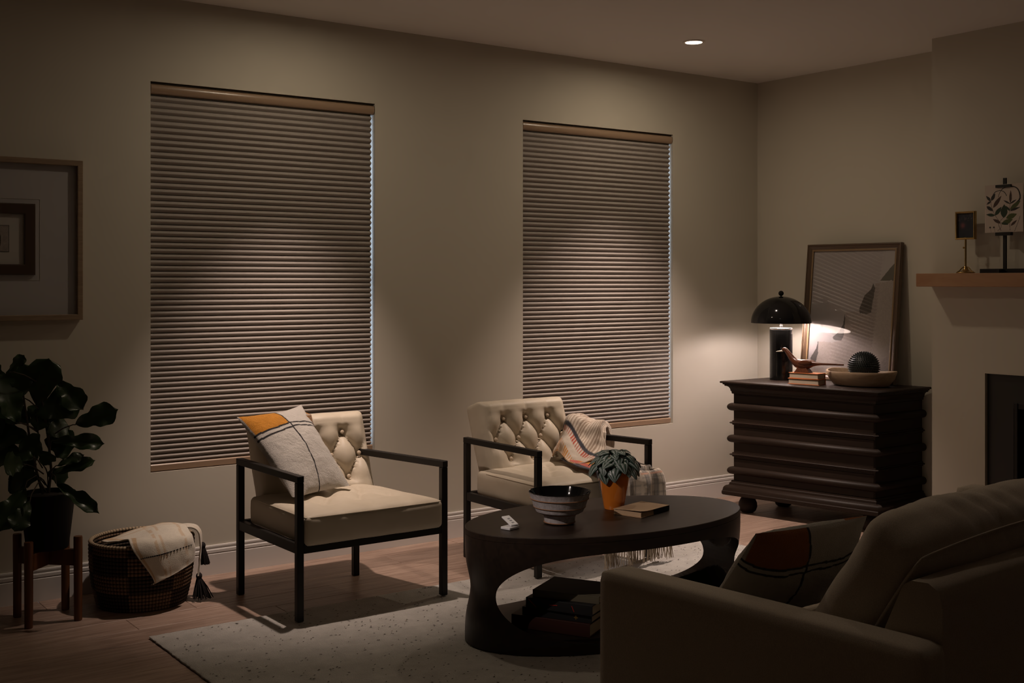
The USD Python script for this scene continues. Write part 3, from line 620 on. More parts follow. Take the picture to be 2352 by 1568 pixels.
pq = np.stack([PchipInterpolator(tt, path[:, 0])(ti), 0 * ti, PchipInterpolator(tt, path[:, 1])(ti)], -1)
m = tube(pq, PchipInterpolator(tt, rad)(ti), 16); m.vertices[:, 1] *= .85; 
bb = bd.add('body', m, 'bird_wood', smooth=60)
for sgn in (-1, 1):
    w_ = trimesh.creation.icosphere(3, 1.0); w_.vertices = w_.vertices * [.046, .008, .016] + [.018, sgn * .022, .060]; w_.vertices[:, 2] += (w_.vertices[:, 0]) * .08
    bd.add('wing', w_, 'bird_wood', smooth=60)
bd.add('beak', tube([(-.140, 0, .124), (-.160, 0, .1205), (-.186, 0, .118)], [.006, .0042, .0012], 10), 'bone', smooth=60, label='pale bone beak')
bd.add('pedestal', loft([[(-.050, -.028, 0), (.044, -.028, 0), (.044, .028, 0), (-.050, .028, 0)], [(-.048, -.027, .004), (.042, -.027, .004), (.042, .027, .004), (-.048, .027, .004)], [(-.026, -.015, .040), (.018, -.015, .040), (.018, .015, .040), (-.026, .015, .040)]]), 'bird_wood', smooth=False)
wbw = Thing('wooden_bowl', 'shallow oval pale wooden bowl at the right end of the dresser', 'bowl', (-.290, -1.066, DZ), brz)
prof = [(.001, 0), (.60, 0), (.78, .006), (.92, .040), (.985, .072), (1.0, .084), (.985, .088), (.94, .087), (.90, .074), (.84, .040), (.70, .020), (.001, .016)]
m = lathe([(r_, z_) for r_, z_ in prof], 72); V = m.vertices.copy(); ang = np.arctan2(V[:, 1], V[:, 0]); V[:, 0] *= .212; V[:, 1] *= .142; V[:, 2] += (np.hypot(m.vertices[:, 0], m.vertices[:, 1]) > .8) * (.005 * np.cos(2 * ang + .4) + .003 * np.sin(3 * ang))
wbw.add('bowl', trimesh.Trimesh(V, m.faces, process=False), 'bowl_wood', smooth=45)
sb = Thing('spiky_ball', 'dark ball covered in short spikes resting in the wooden bowl', 'ornament', (-.274, -1.072, DZ + .0185))
R0 = .084; s = trimesh.creation.icosphere(4, R0); s.apply_translation((0, 0, R0 + .008)); sb.add('ball', s, 'ball_dark', smooth=True)
sp = []
for iz in range(1, 22):
    ph = PI * iz / 22; cnt = max(4, int(round(44 * math.sin(ph))))
    for j in range(cnt):
        th = 2 * PI * (j + .5 * (iz % 2)) / cnt; d = np.array([math.sin(ph) * math.cos(th), math.sin(ph) * math.sin(th), math.cos(ph)])
        if d[2] < -.88: continue
        a = np.cross(d, [0, 0, 1.]); a /= np.linalg.norm(a) + 1e-9; b = np.cross(d, a); c0 = np.array([0, 0, R0 + .008]) + d * (R0 - .002); w = .0046
        sp.append(np.array([c0 + a * w, c0 + b * w, c0 - a * w, c0 - b * w, c0 + d * .0125]))
sb.add('spikes', trimesh.Trimesh(np.vstack(sp), np.vstack([np.array([[0, 1, 4], [1, 2, 4], [2, 3, 4], [3, 0, 4]]) + 5 * i for i in range(len(sp))]), process=False), 'ball_dark', smooth=False, kind='stuff', label='rows of short cone spikes')
def coral(label, loc, sc, seed):
    g = np.random.default_rng(seed); parts = []
    for q in range(9):
        a = g.uniform(0, 2 * PI); el = g.uniform(.1, 1.3); d = np.array([math.cos(a) * math.cos(el), math.sin(a) * math.cos(el), math.sin(el)]); L = g.uniform(.5, 1.0) * sc
        pth = [np.array([0, 0, .006]) + d * L * t + np.array([g.normal(), g.normal(), 0]) * .003 * t for t in np.linspace(0, 1, 6)]
        parts.append(tube(pth, np.array([.010, .009, .008, .0065, .0075, .003]) * sc / .04, 7))
    b0 = trimesh.creation.icosphere(2, sc * .34); b0.vertices *= [1.4, 1.1, .55]; b0.vertices[:, 2] += sc * .19; parts.append(b0)
    m = cat_(*parts); m.vertices += noise2(m.vertices, 160, seed)[:, None] * .006; m.vertices[:, 2] -= m.vertices[:, 2].min(); m.vertices += np.array(loc)
    single('coral_piece', m, 'coral', label, 'coral', 'dried coral pieces in the wooden bowl', smooth=50)
cb = np.array([-.290, -1.066, DZ])
coral('pinkish tan coral piece in front of the spiky ball, left of two', cb + np.array([-.076, -.030, .036]), .034, 5)
coral('rounder pinkish tan coral piece in front of the spiky ball, right of two', cb + np.array([-.050, -.094, .036]), .034, 9)

# ------------------------------------------------------------------ things on the coffee table
TT = .4525
bw_ = Thing('ceramic_bowl', 'footed grey ribbed ceramic bowl with a glossy black inside on the coffee table', 'bowl', (-3.07, -1.76, TT))
K = .124 / .122
bw_.add('bowl', lathe([(.001, .001), (.054, .001), (.059, .003), (.0605, .010), (.0625, .026), (.066, .036), (.070, .040), (.084, .043), (.094, .049), (.0985, .060), (.1005, .0665), (.1035, .0675), (.1040, .070), (.1085, .084), (.1125, .096), (.1150, .100), (.1155, .103), (.118, .112), (.1225, .122), (.1240, .1245)], 84), 'bowl_stone', smooth=25)
for r_, z_ in ((.1022, .0672), (.1148, .0995), (.0605, .006), (.0705, .0392)): bw_.add('clay_ridge', lathe([(r_ + .0028 * math.cos(t), z_ + .0022 * math.sin(t)) for t in np.linspace(0, 2 * PI, 10, endpoint=False)] + [(r_ + .0028, z_)], 84), 'bowl_clay', smooth=60)
bw_.add('glaze', lathe([(.1240, .1245), (.1235, .1262), (.1215, .1265), (.1195, .1240), (.112, .104), (.096, .066), (.070, .050), (.001, .047)], 84), 'gloss_black', smooth=40, label='glossy black glazed inside')
pc = np.array([-2.703, -1.664, TT])
pot = Thing('plant_pot', 'glossy burnt orange tapered pot on the coffee table', 'pot', pc)
pot.add('pot', lathe([(.001, 0), (.0405, 0), (.0425, .003), (.0688, .156), (.0690, .160), (.0665, .161), (.0640, .158), (.060, .135), (.001, .135)], 64), 'orange_glaze', smooth=40)
pot.add('soil', lathe([(.001, .1355), (.058, .1355), (.058, .139), (.001, .145)], 24), 'soil')
pep = Thing('peperomia_plant', 'bushy dark green plant with silvery ribbed leaves growing in the orange pot', 'plant', pc + [0, 0, .139])
def pep_leaf():
    n, k = 15, 17; u, v = np.meshgrid(np.linspace(0, 1, n), np.linspace(-1, 1, k), indexing='ij')
    w = .80 * np.sin(PI * u ** .66) ** .66 * (1 - .22 * u); x = u; yy = v * w * .5 * 1.12
    rib = np.cos(v * PI * 3.0); z = .10 * np.sin(PI * u) - .10 * v ** 2 * np.sin(PI * u) - .42 * u ** 2.2 + .016 * rib * np.sin(PI * u)
    c = np.where((rib > .1)[..., None], np.array([.26, .30, .30]), np.array([.030, .062, .042])); c[:, k // 2] = (.16, .20, .18)
    return np.stack([x, yy, z], -1), c
LP, LC = pep_leaf(); g = np.random.default_rng(21)
def place_leaf(P, base, d, up, L, W=1.0):
    d = np.array(d, float); d /= np.linalg.norm(d); up = np.array(up, float); up = up - (up @ d) * d; up /= np.linalg.norm(up) + 1e-9; s = np.cross(up, d)
    return np.array(base) + L * (P[..., 0:1] * d + W * P[..., 1:2] * s + P[..., 2:3] * up)
spots = []
for i in range(64):
    el = math.asin(np.clip((i + .5) / 64 * 1.10 - .14, -1, 1)); az = i * 2.39996 + g.uniform(-.25, .25); spots.append((az, el))
for az, el in spots:
    se, ce = max(0, math.sin(el)), math.cos(el); L = g.uniform(.050, .066) * (1 - .15 * se); hd = np.array([math.cos(az), math.sin(az), 0])
    base = hd * ((.066 + g.uniform(-.008, .016)) * ce) + np.array([0, 0, .040 + .066 * math.sin(el) + g.uniform(-.006, .008)])
    d = hd * (.80 + .25 * ce) + np.array([0, 0, -.62 + .75 * se]) + g.normal(0, .22, 3); up = hd * (.75 * ce) + np.array([0, 0, .75 + .6 * se]) + g.normal(0, .15, 3)
    Q = place_leaf(LP, base, d, up, L, 1.22); r = np.hypot(Q[..., 0], Q[..., 1]) + 1e-9; f = np.where((Q[..., 2] < .029) & (r < .075), .075 / r, 1); Q[..., 0] *= f; Q[..., 1] *= f
    mm, cc = sheet(Q, .0008, LC); pep.add('leaf', mm, 'tinted_leaf', col=cc)
st = []
for az, el in spots[::2]:
    hd = np.array([math.cos(az), math.sin(az), 0]); e_ = hd * .066 * math.cos(el) + np.array([0, 0, .040 + .058 * max(0, math.sin(el))])
    st.append(tube([hd * .012 + [0, 0, .0075], hd * .035 + [0, 0, max(.045, e_[2])], e_], [.0022, .002, .0016], 6))
pep.add('stems', cat_(*st), 'stem_brown', kind='stuff', smooth=60)
kb = Thing('paperback_book', 'tan paperback book with a slightly curled cover beside the orange pot', 'book', (-2.747, -1.882, TT), math.atan2(.054, .204))
kb.add('pages', cbox((.002, .002, .0015), (.209, .135, .0195), .001), 'kraft_cover')
u, v = np.meshgrid(np.linspace(0, 1, 24), np.linspace(0, 1, 12), indexing='ij'); cz = .0215 + .006 * np.clip(1 - u * 3, 0, 1) ** 2 * (1 - v)
kb.add('cover', sheet(np.stack([u * .212 - .001, v * .138 - .001, cz], -1), .0012), 'kraft_cover', smooth=60)
kb.add('back_cover', cbox((-.001, -.001, 0), (.211, .137, .0014), .0003), 'kraft_cover')
kb.add('spine_band', cbox((.095, -.0016, .0002), (.2125, .0016, .0208), .0006), 'book_black', label='black band round the edge')  # thin black plate over the right part of the front edge
kb.add('spine', cbox((.209, -.0012, .0002), (.2125, .137, .0208), .0006), 'book_black')
rm = Thing('remote_control', 'flat white remote lying on the left end of the coffee table, under the tilted one', 'remote control', (-3.317, -1.766, TT), math.radians(16))
rm.add('case', cbox((0, 0, 0), (.062, .046, .0105), .002), 'remote_white'); rm.add('button', lathe([(.001, 0), (.005, 0), (.005, .0012), (.001, .0012)], 20, (.050, .012, .0105)), 'remote_grey')
r2 = Thing('remote_control', 'small white remote propped on top of the flat one on the coffee table', 'remote control', (-3.302, -1.752, TT + .0108), math.radians(3))
def tilt(m, a): m = to_tm(m); c, s = math.cos(a), math.sin(a); V = m.vertices; return trimesh.Trimesh(np.stack([V[:, 0], V[:, 1] * c - V[:, 2] * s, V[:, 1] * s + V[:, 2] * c], -1), m.faces, process=False)
r2.add('case', tilt(cbox((0, 0, 0), (.038, .066, .007), .002), math.radians(23)), 'remote_white')
for q in range(3): r2.add('button', tilt(cbox((.013, .012 + .014 * q, .0068), (.025, .019 + .014 * q, .0078), .0006), math.radians(23)), 'remote_grey')

# books on the shelf of the coffee table
sbx = np.array([-3.268, -1.708, .0625]); srz = math.radians(-62)
ex_, ey_ = np.array([math.cos(srz), math.sin(srz), 0]), np.array([-math.sin(srz), math.cos(srz), 0])
def shelf_book(label, dx, dy, z, L, W, T, cover, da=0):
    b = Thing('coffee_table_book', label, 'book', sbx + ex_ * dx + ey_ * dy + [0, 0, z], srz + da, 'books on the shelf of the coffee table'); ct = .003
    b.add('cover', cat_(cbox((0, 0, 0), (L, W, ct), .0008), cbox((0, 0, T - ct), (L, W, T), .0008), cbox((0, 0, .0005), (L, ct, T - .0005), .001)), cover)
    b.add('pages', cbox((.004, ct, ct), (L - .004, W - .004, T - ct), .001), 'paper'); return b
b1 = shelf_book('thick maroon book at the bottom of the stack under the coffee table', 0, 0, 0, .33, .25, .050, 'book_maroon')
b2 = shelf_book('black book with a gold emblem on its spine, second from the bottom of the stack', .043, .008, .0503, .29, .235, .032, 'book_black', .02)
def on_spine(b, name, mesh, mat_, **k): b.add(name, mesh, mat_, **k)
t = np.linspace(0, 2 * PI, 40, endpoint=False); fl_ = [(.0062 * (1 + .35 * math.cos(4 * a)) * math.cos(a), .0062 * (1 + .35 * math.cos(4 * a)) * math.sin(a)) for a in t]
em = to_tm(CrossSection([fl_], manifold3d.FillRule.Positive).extrude(.0006)); em.vertices = np.stack([em.vertices[:, 0] + .225, -em.vertices[:, 2], em.vertices[:, 1] + .016], -1)
b2.add('emblem', trimesh.Trimesh(em.vertices, em.faces[:, ::-1], process=False), 'gold_foil', label='small gold flower emblem')
b3 = shelf_book('black book with red ornaments on its spine, third from the bottom of the stack', .062, .001, .0826, .28, .235, .040, 'book_black', -.015)
for q, (a, b) in enumerate((((.010, .036), (.045, .006)), ((.10, .022), (.135, .024)), ((.195, .030), (.205, .008)))): b3.add('ornament', bar((a[0], -.0004, a[1]), (b[0], -.0004, b[1]), .001, .0032, .0003, up=(0, 0, 1)), 'book_red', label='red ornament')
b4 = shelf_book('brownish grey large book on top of the stack under the coffee table', .083, .018, .1229, .275, .22, .028, 'book_olive', .03)

# ------------------------------------------------------------------ plant stand, planter, fiddle-leaf fig
PC = np.array([-4.65, -.31, 0]); VR, VF = np.array([.973, -.23, 0]), np.array([-.23, -.973, 0])     # sideways and room-ward at the plant
ps = Thing('plant_stand', 'reddish brown wooden four-legged plant stand in the left corner of the view', 'plant stand', PC)
lg = [(.117, -.073), (.073, .117), (-.117, .073), (-.073, -.117)]; lg = [(a * VR[0] - b * 0 + (-b) * (VR[1]) * 0, 0) for a, b in lg] if False else [tuple((VR * a - VF * b)[:2]) for a, b in lg]
# legs stand on a square turned to the room
for (qx, qy) in lg: ps.add('leg', lathe([(.001, 0), (.0150, 0), (.0165, .004), (.0180, .345), (.0165, .350), (.001, .350)], 24, (qx, qy, 0)), 'stand_wood', smooth=40)
for a, b, z in ((lg[0], lg[2], .262), (lg[1], lg[3], .262)):
    d_ = np.array(a) - np.array(b); d_ = d_ / np.linalg.norm(d_) * .012
    ps.add('cross_bar', bar((*(np.array(a) - d_), z), (*(np.array(b) + d_), z), .024, .068), 'stand_wood')
pk = Thing('planter', 'tapered matt black planter standing in the wooden plant stand', 'planter', PC + [0, 0, .2965])
pk.add('pot', lathe([(.001, 0), (.080, 0), (.084, .004), (.110, .226), (.1105, .232), (.104, .232), (.100, .205), (.001, .205)], 56), 'planter_black', smooth=40)
pk.add('soil', lathe([(.001, .2055), (.099, .2055), (.096, .214), (.001, .220)], 24), 'soil')
fg = Thing('fiddle_leaf_fig', 'dark fiddle-leaf fig with broad wavy leaves in the black planter', 'plant', PC + [0, 0, .518])
def fig_leaf(seed):
    n, k = 17, 9; u, v = np.meshgrid(np.linspace(0, 1, n), np.linspace(-1, 1, k), indexing='ij'); q = np.random.default_rng(seed)
    w = .60 * (u ** .75) * (1 - u ** 3.2) ** .5 * (1 - .22 * np.exp(-((u - .42) / .13) ** 2)) + .015
    f1, f2 = q.uniform(0, 6, 2); wave = np.sin(u * 15 + f1) * np.abs(v) ** 2
    return np.stack([u * (1 - .04 * np.abs(v)), v * w * (1 + .06 * np.sin(u * 21 + f2)), .05 * wave + .13 * np.abs(v) * w - .28 * q.uniform(.1, 1) * u ** 2 - .03 * np.sin(v * 2 + f2)], -1)
q = np.random.default_rng(4)
LEAVES = [(30, 850, 61, 812, 24), (86, 930, 112, 822, 74), (45, 965, 12, 850, 78), (131, 876, 184, 934, 50), (170, 976, 252, 942, 48), (84, 952, 178, 912, 76), (118, 1012, 233, 1019, 34), (130, 1066, 187, 1041, 24),
    (125, 1086, 209, 1055, 30), (128, 1106, 211, 1155, 31), (92, 1092, 18, 1096, 64), (62, 1112, 6, 1182, 60), (72, 1138, 40, 1190, 44), (80, 1046, -14, 1030, 62), (74, 968, -24, 918, 72), (72, 1006, -18, 985, 66), (104, 1012, 168, 1030, 62),
    (100, 1066, 112, 1036, 40), (110, 1088, 157, 1104, 44), (52, 910, 58, 832, 60), (22, 880, -34, 846, 60), (88, 986, 106, 928, 64), (76, 1086, 62, 1038, 44), (108, 990, 160, 985, 60), (20, 960, -50, 1010, 64), (96, 1040, 60, 1000, 50), (60, 1060, 20, 1050, 50)]
def pp_(px, py, dep): return VR * (px - 110) / 549.4 + VF * dep + np.array([0, 0, 1.4066 - (py - 647.1) / 549.4 - .518])
twigs = []
for i, (ax, ay, bx, by, w) in enumerate(LEAVES):
    d0 = q.uniform(-.05, .06); d1 = d0 + q.uniform(-.07, .07)
    if by > 1105: d0, d1 = (.070 if ay < 1120 else .125), .200

    a, b = pp_(ax, ay, d0), pp_(bx, by, d1); L = np.linalg.norm(b - a); lf = fig_leaf(i)
    wid = 1.15 * w / 549.4 / (np.ptp(lf[..., 1]) * L); up = VF * q.uniform(.6, 1.0) + np.array([0, 0, q.uniform(.1, .6)]) + VR * q.uniform(-.3, .3)
    Q = place_leaf(lf, a, b - a, up, L, wid)
    fg.add('leaf', sheet(Q, .0012), 'leaf_dark', smooth=True)
    zz_ = max(.008, a[2] - .05); c_ = np.array([0, 0, zz_]) + VR * (.010 if ax > 90 else -.035) * min(1, zz_ / .2); twigs.append(tube([c_, (a + c_) / 2 + [0, 0, .01 if ay < 1100 else .062], a * [.9, .9, 1] + [0, 0, .0 if ay < 1100 else .030], a], [.003, .0026, .0022, .002], 6))
st1 = [pp_(112, 1132, 0), pp_(118, 1080, 0), pp_(112, 1010, .0), pp_(100, 930, 0), pp_(92, 890, 0)]; st2 = [pp_(100, 1132, .01), pp_(84, 1070, .01), pp_(70, 990, .0), pp_(58, 900, 0)]
fg.add('stem', tube(st1, np.linspace(.0062, .004, 5), 8), 'stem_brown', smooth=60); fg.add('stem', tube(st2, np.linspace(.006, .004, 4), 8), 'stem_brown', smooth=60)
fg.add('leaf_stalks', cat_(*twigs), 'stem_brown', smooth=60, kind='stuff')

# ------------------------------------------------------------------ coiled basket and its throw
BC = np.array([-4.242, -.275, 0]); BR_, BH = .214, .288
bs = Thing('basket', 'round woven basket with dark and tan blocks on the floor by the plant stand', 'basket', BC)
nc = 18; ch_ = BH / nc
for k in range(nc):
    z = ch_ * (k + .5); t = z / BH; R = .180 + .034 * t ** .8 + .010 * math.sin(PI * t)
    na, nb = 352, 7; A_, B_ = np.meshgrid(np.linspace(0, 2 * PI, na, endpoint=False), np.linspace(0, 2 * PI, nb, endpoint=False), indexing='ij')
    stitch = .5 + .5 * np.cos(A_ * 88)
    rr_ = (.0088 + .0016 * stitch); V = np.stack([(R + rr_ * np.cos(B_)) * np.cos(A_), (R + rr_ * np.cos(B_)) * np.sin(A_), z + (ch_ * .54) * np.sin(B_) * (.92 + .08 * stitch)], -1)
    blk = ((np.floor((A_ + .35) / (2 * PI) * 7).astype(int) + (k // 5)) % 2 == 0)
    if k >= nc - 1: c0 = np.array([.42, .32, .21])[None, None] * np.ones((na, nb, 1)); 
    else: c0 = np.where(blk[..., None], np.array([.070, .046, .031]), np.array([.235, .148, .090]))
    if k == nc - 2: c0 = np.where((A_ < 1.1)[..., None] | (A_ > 2.6)[..., None], c0, c0)
    c0 = c0 * (.25 + .85 * stitch[..., None])
    m = quads(V.reshape(-1, 3), grid_faces(na, nb, True, True)); bs.add('coil', m, 'tinted_straw', col=c0.reshape(-1, 3))
bs.add('bottom', lathe([(.001, .002), (.178, .002), (.178, .012), (.001, .012)], 48), 'stem_brown')
BRT, BFR = np.array([.94, -.34, 0]), np.array([-.34, -.94, 0])
def bpt(l, f, z): return BRT * l + BFR * f + np.array([0, 0, z])
th = Thing('cream_throw', 'cream throw with tan bands and black tassels spilling out of the basket', 'throw blanket', BC)
def cloth(ctrl, nu, nv, rip, seed, colf, thick=.006):
    P = spline(ctrl, nu, nv); N = normals(P); u, v = np.meshgrid(np.linspace(0, 1, nu), np.linspace(0, 1, nv), indexing='ij')
    P = P + N * (noise2(P, 13, seed) * rip + noise2(P, 34, seed + 1) * rip * .35)[..., None]
    for it in range(7):
        r = np.hypot(P[..., 0], P[..., 1]) + 1e-9; low = (P[..., 2] < .303) & (r > .188); out = low & (r > .206)
        f = np.where(out, np.maximum(r, .236) / r, np.where(low, .188 / r, 1)); P[..., 0] *= f; P[..., 1] *= f; r = r * f
        P[..., 2] = np.where((r > .184) & (r < .2355), np.maximum(P[..., 2], .306), P[..., 2])
        if it < 6:
            Q = P.copy(); Q[1:-1, 1:-1] = .25 * (P[2:, 1:-1] + P[:-2, 1:-1] + P[1:-1, 2:] + P[1:-1, :-2]); P = Q
    return sheet(P, thick, colf(u, v, P))
TCR, TTAN = np.array([.66, .60, .50]), np.array([.52, .33, .17])
def tcol(bands, vb=()):
    def f(u, v, P):
        c = np.tile(TCR, (*u.shape, 1)) * (1 + .12 * noise2(P, 120, 51))[..., None]
        for a, b, s in bands: c = np.where(((u > a) & (u < b) & (noise2(P, 25, 52) > -.12))[..., None], c * (1 - s) + TTAN * s, c)
        for a, b, s in vb: c = np.where(((v > a) & (v < b))[..., None], c * (1 - s) + TTAN * s, c)
        return c
    return f
flap = [[bpt(*x) for x in r] for r in (
    [(-.17, -.02, .262), (-.16, .03, .275), (-.12, .10, .285), (-.055, .180, .310), (-.035, .242, .288), (.03, .247, .190), (.045, .245, .128)],
    [(-.08, -.09, .275), (-.07, -.02, .295), (-.03, .08, .302), (.01, .182, .318), (.02, .245, .294), (.06, .245, .200), (.075, .242, .138)],
    [(.02, -.11, .300), (.03, -.03, .320), (.05, .07, .326), (.065, .172, .322), (.08, .232, .296), (.105, .232, .210), (.115, .228, .153)],
    [(.10, -.09, .318), (.11, -.01, .334), (.13, .07, .334), (.14, .140, .324), (.157, .190, .298), (.167, .189, .228), (.170, .188, .172)],
    [(.16, -.06, .315), (.175, .0, .328), (.19, .05, .325), (.20, .095, .316), (.217, .120, .288), (.220, .122, .240), (.216, .125, .190)])]
m, c = cloth(flap, 60, 84, .016, 41, tcol([(.05, .11, .8), (.42, .47, .55), (.52, .55, .5), (.80, .86, .5)], [(.12, .17, .6), (.22, .25, .5)])); th.add('flap', m, 'tinted_weave', col=c)
tail = [[bpt(*x) for x in r] for r in ([(.150, .06, .325), (.205, .062, .320), (.243, .064, .285), (.246, .066, .18), (.238, .072, .112)], [(.150, .02, .330), (.212, .02, .324), (.249, .02, .285), (.249, .03, .18), (.243, .045, .105)], [(.150, -.03, .328), (.210, -.03, .320), (.248, -.03, .285), (.249, -.01, .20), (.247, .02, .112)])]
m, c = cloth(tail, 24, 44, .014, 43, tcol([(.2, .5, .25)])); th.add('tail', m, 'tinted_weave', col=c)
hp = [flap[r][4] * .52 + flap[r][5] * .48 + BFR * .008 for r in range(5)]; hq = spline([[x, x + [0, 0, .0001]] for x in hp], 46, 2)[:, 0]
hem = []
for i, x in enumerate(hq[2:-2]): hem.append(trimesh.creation.icosphere(1, .0032)); hem[-1].apply_translation(x - BFR * (.003 * (i % 2)) + [0, 0, .09 * (i % 1)])
th.add('stitching', cat_(*hem), 'pompom', kind='stuff', smooth=True, label='dark stitched seam')
def tassel(at, L, spread, lean, seed):
    g = np.random.default_rng(seed); P = []
    for i in range(70):
        a, r_ = g.uniform(0, 2 * PI), spread * math.sqrt(g.uniform(0, 1)); e = np.array([math.cos(a) * r_, math.sin(a) * r_ * .8, -L * g.uniform(.92, 1.0)]) + np.array(lean); s0 = np.array([math.cos(a), math.sin(a), 0]) * .010
        P.append(tube([at + s0 * .4 + [0, 0, .004], at + s0 + [0, 0, -.018], at + e * .55 + s0 * .3, at + e], [.0022, .0024, .0022, .0016], 5))
    k = trimesh.creation.icosphere(2, .0135); k.vertices *= [1, 1, 1.2]; k.vertices += at + np.array([0, 0, -.006]); return cat_(k, *P)
th.add('tassel', tassel(bpt(.242, .050, .112), .105, .050, BRT * .016 + BFR * .01, 3), 'tassel_yarn', smooth=60, label='black tassel')
th.add('tassel', tassel(bpt(.258, -.015, .232), .092, .022, BRT * .014, 4), 'tassel_yarn', smooth=60, label='black tassel')
pm = trimesh.creation.icosphere(3, .0105); pm.vertices *= [.8, .8, 1.15]; pm.vertices += bpt(.118, .205, .292); th.add('pompom', pm, 'pompom', smooth=True, label='small black pompom')

# ------------------------------------------------------------------ plaid throw on the right chair
pt = Thing('plaid_throw', 'fringed plaid throw with orange and red stripes bunched over the right armchair', 'throw blanket', (-1.98, -.72, 0))
PCR, PG, PO, PR, PB, PP = np.array([.62, .54, .45]), np.array([.15, .145, .145]), np.array([.58, .24, .04]), np.array([.42, .075, .045]), np.array([.035, .035, .045]), np.array([.55, .33, .24])
def stripes(u, v, P, mode):
    c = np.tile(PCR, (*u.shape, 1)) * (1 + .10 * noise2(P, 150, 61))[..., None]
    if mode == 0:                                                          # bunched part: ribs and a bold border on its left edge
        rib = (np.sin(v * 150) > .1)
        c = np.where((rib & (u > .30))[..., None], c * np.array([.52, .45, .40]), c); b = u < .30
        c = np.where((b & (u < .13) & rib)[..., None], PO, c); c = np.where((b & (u >= .13) & (u < .22) & ~rib)[..., None], PCR * 1.05, c)
        c = np.where((b & (u > .20) & (u < .26) & rib)[..., None], PR, c); c = np.where((b & (u >= .26))[..., None], PB, c)
        c = np.where((b & (u < .26) & ~rib)[..., None], PCR, c)
    else:
        c = np.where((np.sin(u * 88) > .75)[..., None], c * .5 + PG * .5, c); c = np.where((np.sin(v * 120) > .6)[..., None], c * .55 + PG * .45, c)
        c = np.where((u < .08)[..., None], PB * 2.2, c); c = np.where(((u > .08) & (u < .20) & (v < .5))[..., None], PR * 1.1 + .04, c)
        c = np.where(((u > .20) & (u < .34) & (v < .36))[..., None], PO, c)
        for a in (.46, .70, .86): c = np.where((np.abs(u - a) < .035)[..., None], c * .35 + PG * .65, c)
        for a in (.55, .82): c = np.where((np.abs(v - a) < .012)[..., None], PP, c)
        for a in (.40, .60, .78): c = np.where((np.abs(u - a) < .012)[..., None], PCR * 1.1, c)
    return c
mound = [[(-2.185, -.575, .495), (-2.195, -.63, .53), (-2.225, -.71, .515), (-2.245, -.79, .500), (-2.235, -.86, .492)],
         [(-2.125, -.545, .590), (-2.125, -.60, .625), (-2.150, -.68, .580), (-2.165, -.77, .520), (-2.150, -.86, .494)],
         [(-2.050, -.525, .640), (-2.040, -.57, .680), (-2.045, -.65, .665), (-2.050, -.74, .600), (-2.060, -.84, .510)],
         [(-1.960, -.47, .650), (-1.940, -.54, .685), (-1.945, -.63, .682), (-1.960, -.70, .655), (-1.985, -.76, .634)],
         [(-1.895, -.47, .630), (-1.872, -.54, .648), (-1.880, -.62, .645), (-1.898, -.68, .635), (-1.905, -.72, .628)],
         [(-1.872, -.49, .52), (-1.852, -.55, .53), (-1.858, -.62, .53), (-1.872, -.68, .53), (-1.885, -.71, .53)]]
CARM = ((cBR[0], cBR[1]), (cFR[0], cFR[1]))
P = spline(mound, 76, 76); N = normals(P); u, v = np.meshgrid(np.linspace(0, 1, 76), np.linspace(0, 1, 76), indexing='ij')
P += N * ((.020 * np.sin(7 * u + 9 * v) * np.sin(PI * u) + .012 * np.sin(17 * u - 6 * v) * np.sin(PI * u)) + noise2(P, 18, 63) * .03 * np.sin(PI * u) ** .5)[..., None]
P = clear_chair(P, 1.222, -.005, CARM)
m, c = sheet(P, .007, stripes(u, v, P, 0)); pt.add('bunched_fold', m, 'tinted_weave', world=True, col=c)
lx = np.array([-2.262, -2.19, -2.10, -2.03, -1.972]); fx_ = np.array([-2.292, -2.18, -2.07, -1.965, -1.872])
drape = []
for i in range(5):
    a = lx[i]; f = fx_[i]; dz_ = (.0, .006, .004, .010, .014)[i]
    drape.append([(a + .03, -.70, .500 + dz_), (a + .01, -.82, .490 + dz_), (a * .7 + f * .3, -.94, .483 + dz_), (a * .35 + f * .65, -1.030, .474), (f, -1.066, .440), (f, -1.076, .34), (f - .004, -1.084, .22), (f - .002 + .004 * i, -1.090, .105)])
P = spline(drape, 70, 96); N = normals(P); u, v = np.meshgrid(np.linspace(0, 1, 70), np.linspace(0, 1, 96), indexing='ij')
P += N * (-.016 * np.sin(u * 20 + 1.2) * np.clip((v - .45) * 3, 0, 1) - .018 * np.clip((v - .45) * 3, 0, 1) + noise2(P, 14, 64) * .014 * np.clip(v * 3 - .6, .25, 1))[..., None]
P = clear_chair(P, 1.222, -.005); P[..., 0] = np.where(P[..., 1] > -1.046, np.minimum(P[..., 0], -1.944), P[..., 0]); P[..., 1] = np.where((P[..., 2] < SEATZ - .002) & (P[..., 1] > -1.056), -1.056, P[..., 1])
m, c = sheet(P, .006, stripes(u, v, P, 1)); pt.add('drape', m, 'tinted_weave', world=True, col=c)
g = np.random.default_rng(8); fr = []
for i in range(110):
    a = P[int(i / 110 * 70), -1] + [g.normal() * .002, g.normal() * .003, .002]; L = g.uniform(.075, .088); s = g.normal(0, .008, 2)
    fr.append(tube([a, a + [s[0] * .4, s[1] * .4, -L * .5], a + [s[0], s[1], -L]], [.0021, .0022, .0014], 5))
pt.add('fringe', cat_(*fr), 'fringe_yarn', world=True, kind='stuff', smooth=60, label='knotted tan fringe')

